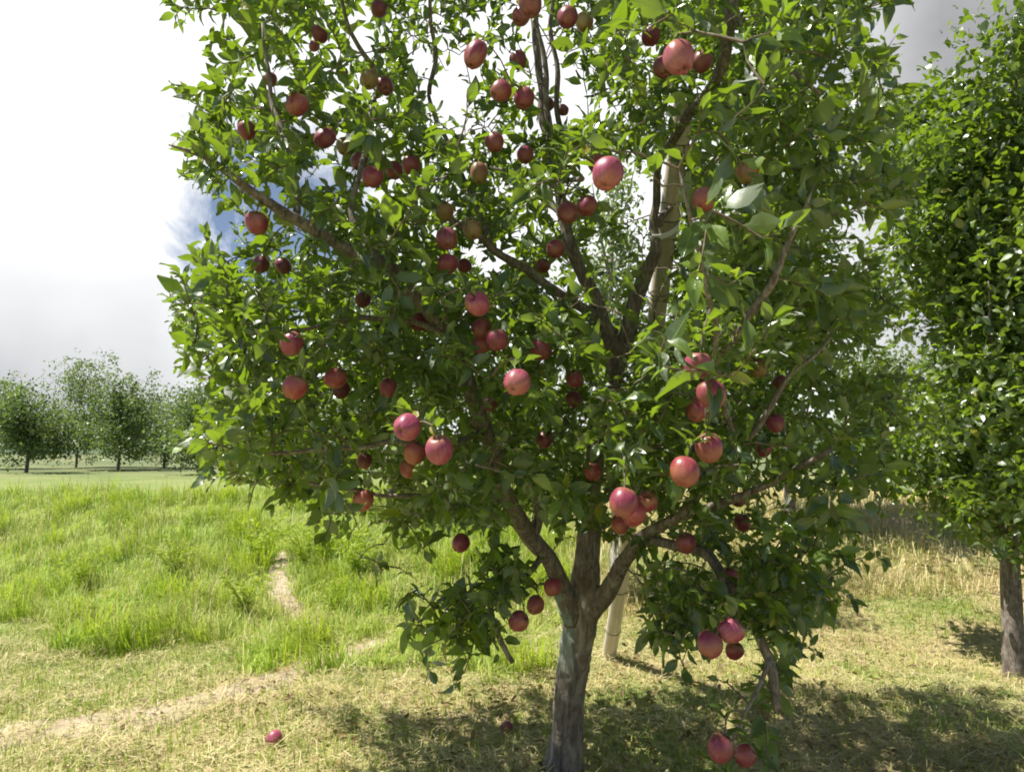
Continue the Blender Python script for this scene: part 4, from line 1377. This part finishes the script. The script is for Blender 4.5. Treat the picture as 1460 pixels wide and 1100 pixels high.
# ------------------------------------------------------------------ trees behind
def background_tree(x, y, height, width, nleaf, seed, label, pale=False, leafsize=0.07, base=0.8):
    rg = np.random.default_rng(seed)
    z0 = float(terrain(x, y))
    root = empty('orchard_tree', (x, y, z0))
    m = M_PALE if pale else M_LIMB
    c, r = catmull([(0, 0, -0.05), (0.03, 0, height * 0.25), (-0.02, 0.03, height * 0.5), (0.03, 0, height * 0.92)], [0.07, 0.055, 0.045, 0.012], 0.1)
    new_obj('trunk', np_mesh('trunk', *tube_arrays(c, r, 10, 0.08, seed)), root, m)
    ends, parts = [], []
    for k in range(26):
        zb = height * rg.uniform(0.22, 0.85)
        a = rg.uniform(0, 2 * math.pi)
        frac = (zb / height)
        rad = width * (1.05 - 0.65 * frac) * rg.uniform(0.55, 1.0)
        e = np.array([math.cos(a) * rad, math.sin(a) * rad, zb + height * rg.uniform(0.08, 0.22)])
        s = np.array([np.interp(zb, c[:, 2], c[:, 0]), np.interp(zb, c[:, 2], c[:, 1]), zb])
        mid = (s + e) / 2 + np.array([0, 0, -0.06 * height * rg.uniform(-0.5, 1)])
        cc, rr = catmull([s, mid, e], [0.022, 0.014, 0.005], 0.12)
        parts.append(tube_arrays(cc, rr, 5))
        for q in cc[1:]:
            ends.append(q)
    new_obj('branches', np_mesh('branches', *merge(parts)), root, m)
    ends = np.array(ends)
    ii = rg.integers(0, len(ends), nleaf)
    # clumps round the boughs
    ncl = nleaf // 16
    cc_ = ends[rg.integers(0, len(ends), ncl)] + np.clip(rg.normal(0, 1, (ncl, 3)), -1.9, 1.9) * 0.15 * width
    cl = cc_[rg.integers(0, ncl, nleaf)] + np.clip(rg.normal(0, 1, (nleaf, 3)), -2, 2) * leafsize * 0.95
    z_ok = cl[:, 2] > base * 0.5
    cl = cl[z_ok]
    n = len(cl)
    D = unit(rg.normal(0, 1, (n, 3)) + np.array([0, 0, -0.2]))
    N = unit(rg.normal(0, 0.6, (n, 3)) + np.array([0, 0, 1]))
    L = leafsize * rg.uniform(0.6, 1.3, n)
    new_obj('crown', leaf_mesh('crown', cl, D, N, L, L * 0.52, rg.uniform(0, 0.3, n), rg.uniform(0, 0.5, n)), root, M_LEAF if y < 5.5 else M_BGLEAF)
    tag(root, label, 'tree', 'orchard trees beyond the apple tree')


p = at(874, 600, 6.3)
background_tree(p[0], p[1], 4.2, 1.0, 7000, 11, 'slender tree with a pale trunk behind the fork of the apple tree', True)
p = at(560, 600, 9.5)
background_tree(p[0], p[1], 3.6, 1.6, 8000, 12, 'leafy tree on the bank behind the left half of the apple tree', leafsize=0.10)
p = at(1120, 600, 8.0)
background_tree(p[0], p[1], 4.6, 1.7, 10000, 13, 'tall leafy tree beyond the right side of the apple tree', leafsize=0.10)
p = at(1420, 620, 4.6)
background_tree(p[0], p[1], 4.4, 1.15, 26000, 14, 'neighbouring broad fruit tree at the right edge of the view, nearest of those beyond', leafsize=0.08)
for i, (px, d, h, wd, lb) in enumerate([
        (40, 26, 3.0, 2.4, 'low rounded tree far off at the left end of the row on the rise'),
        (170, 30, 3.6, 2.8, 'rounded tree far off, second from the left in the row on the rise'),
        (300, 24, 2.8, 2.4, 'low tree far off behind the bank by the left edge of the crown'),
        (470, 27, 3.0, 2.6, 'low tree far off behind the bank under the left boughs'),
        (110, 36, 5.2, 3.8, 'taller broad tree far off between the two rounded ones at the left'),
        (235, 34, 3.4, 4.0, 'wide low tree far off just left of the crown'),
        (-20, 33, 4.4, 3.6, 'broad tree far off cut by the left edge'),
        (720, 25, 3.4, 2.6, 'far tree seen between trunk and left limb'),
        (980, 22, 3.4, 2.4, 'far tree seen right of the pale trunked tree'),
        (1260, 20, 3.6, 2.4, 'far tree between the tall leafy one and the neighbouring fruit tree')]):
    p = at(px, 640, d)
    background_tree(p[0], p[1], h, wd, 9000, 40 + i, lb, leafsize=0.15, base=0.3)
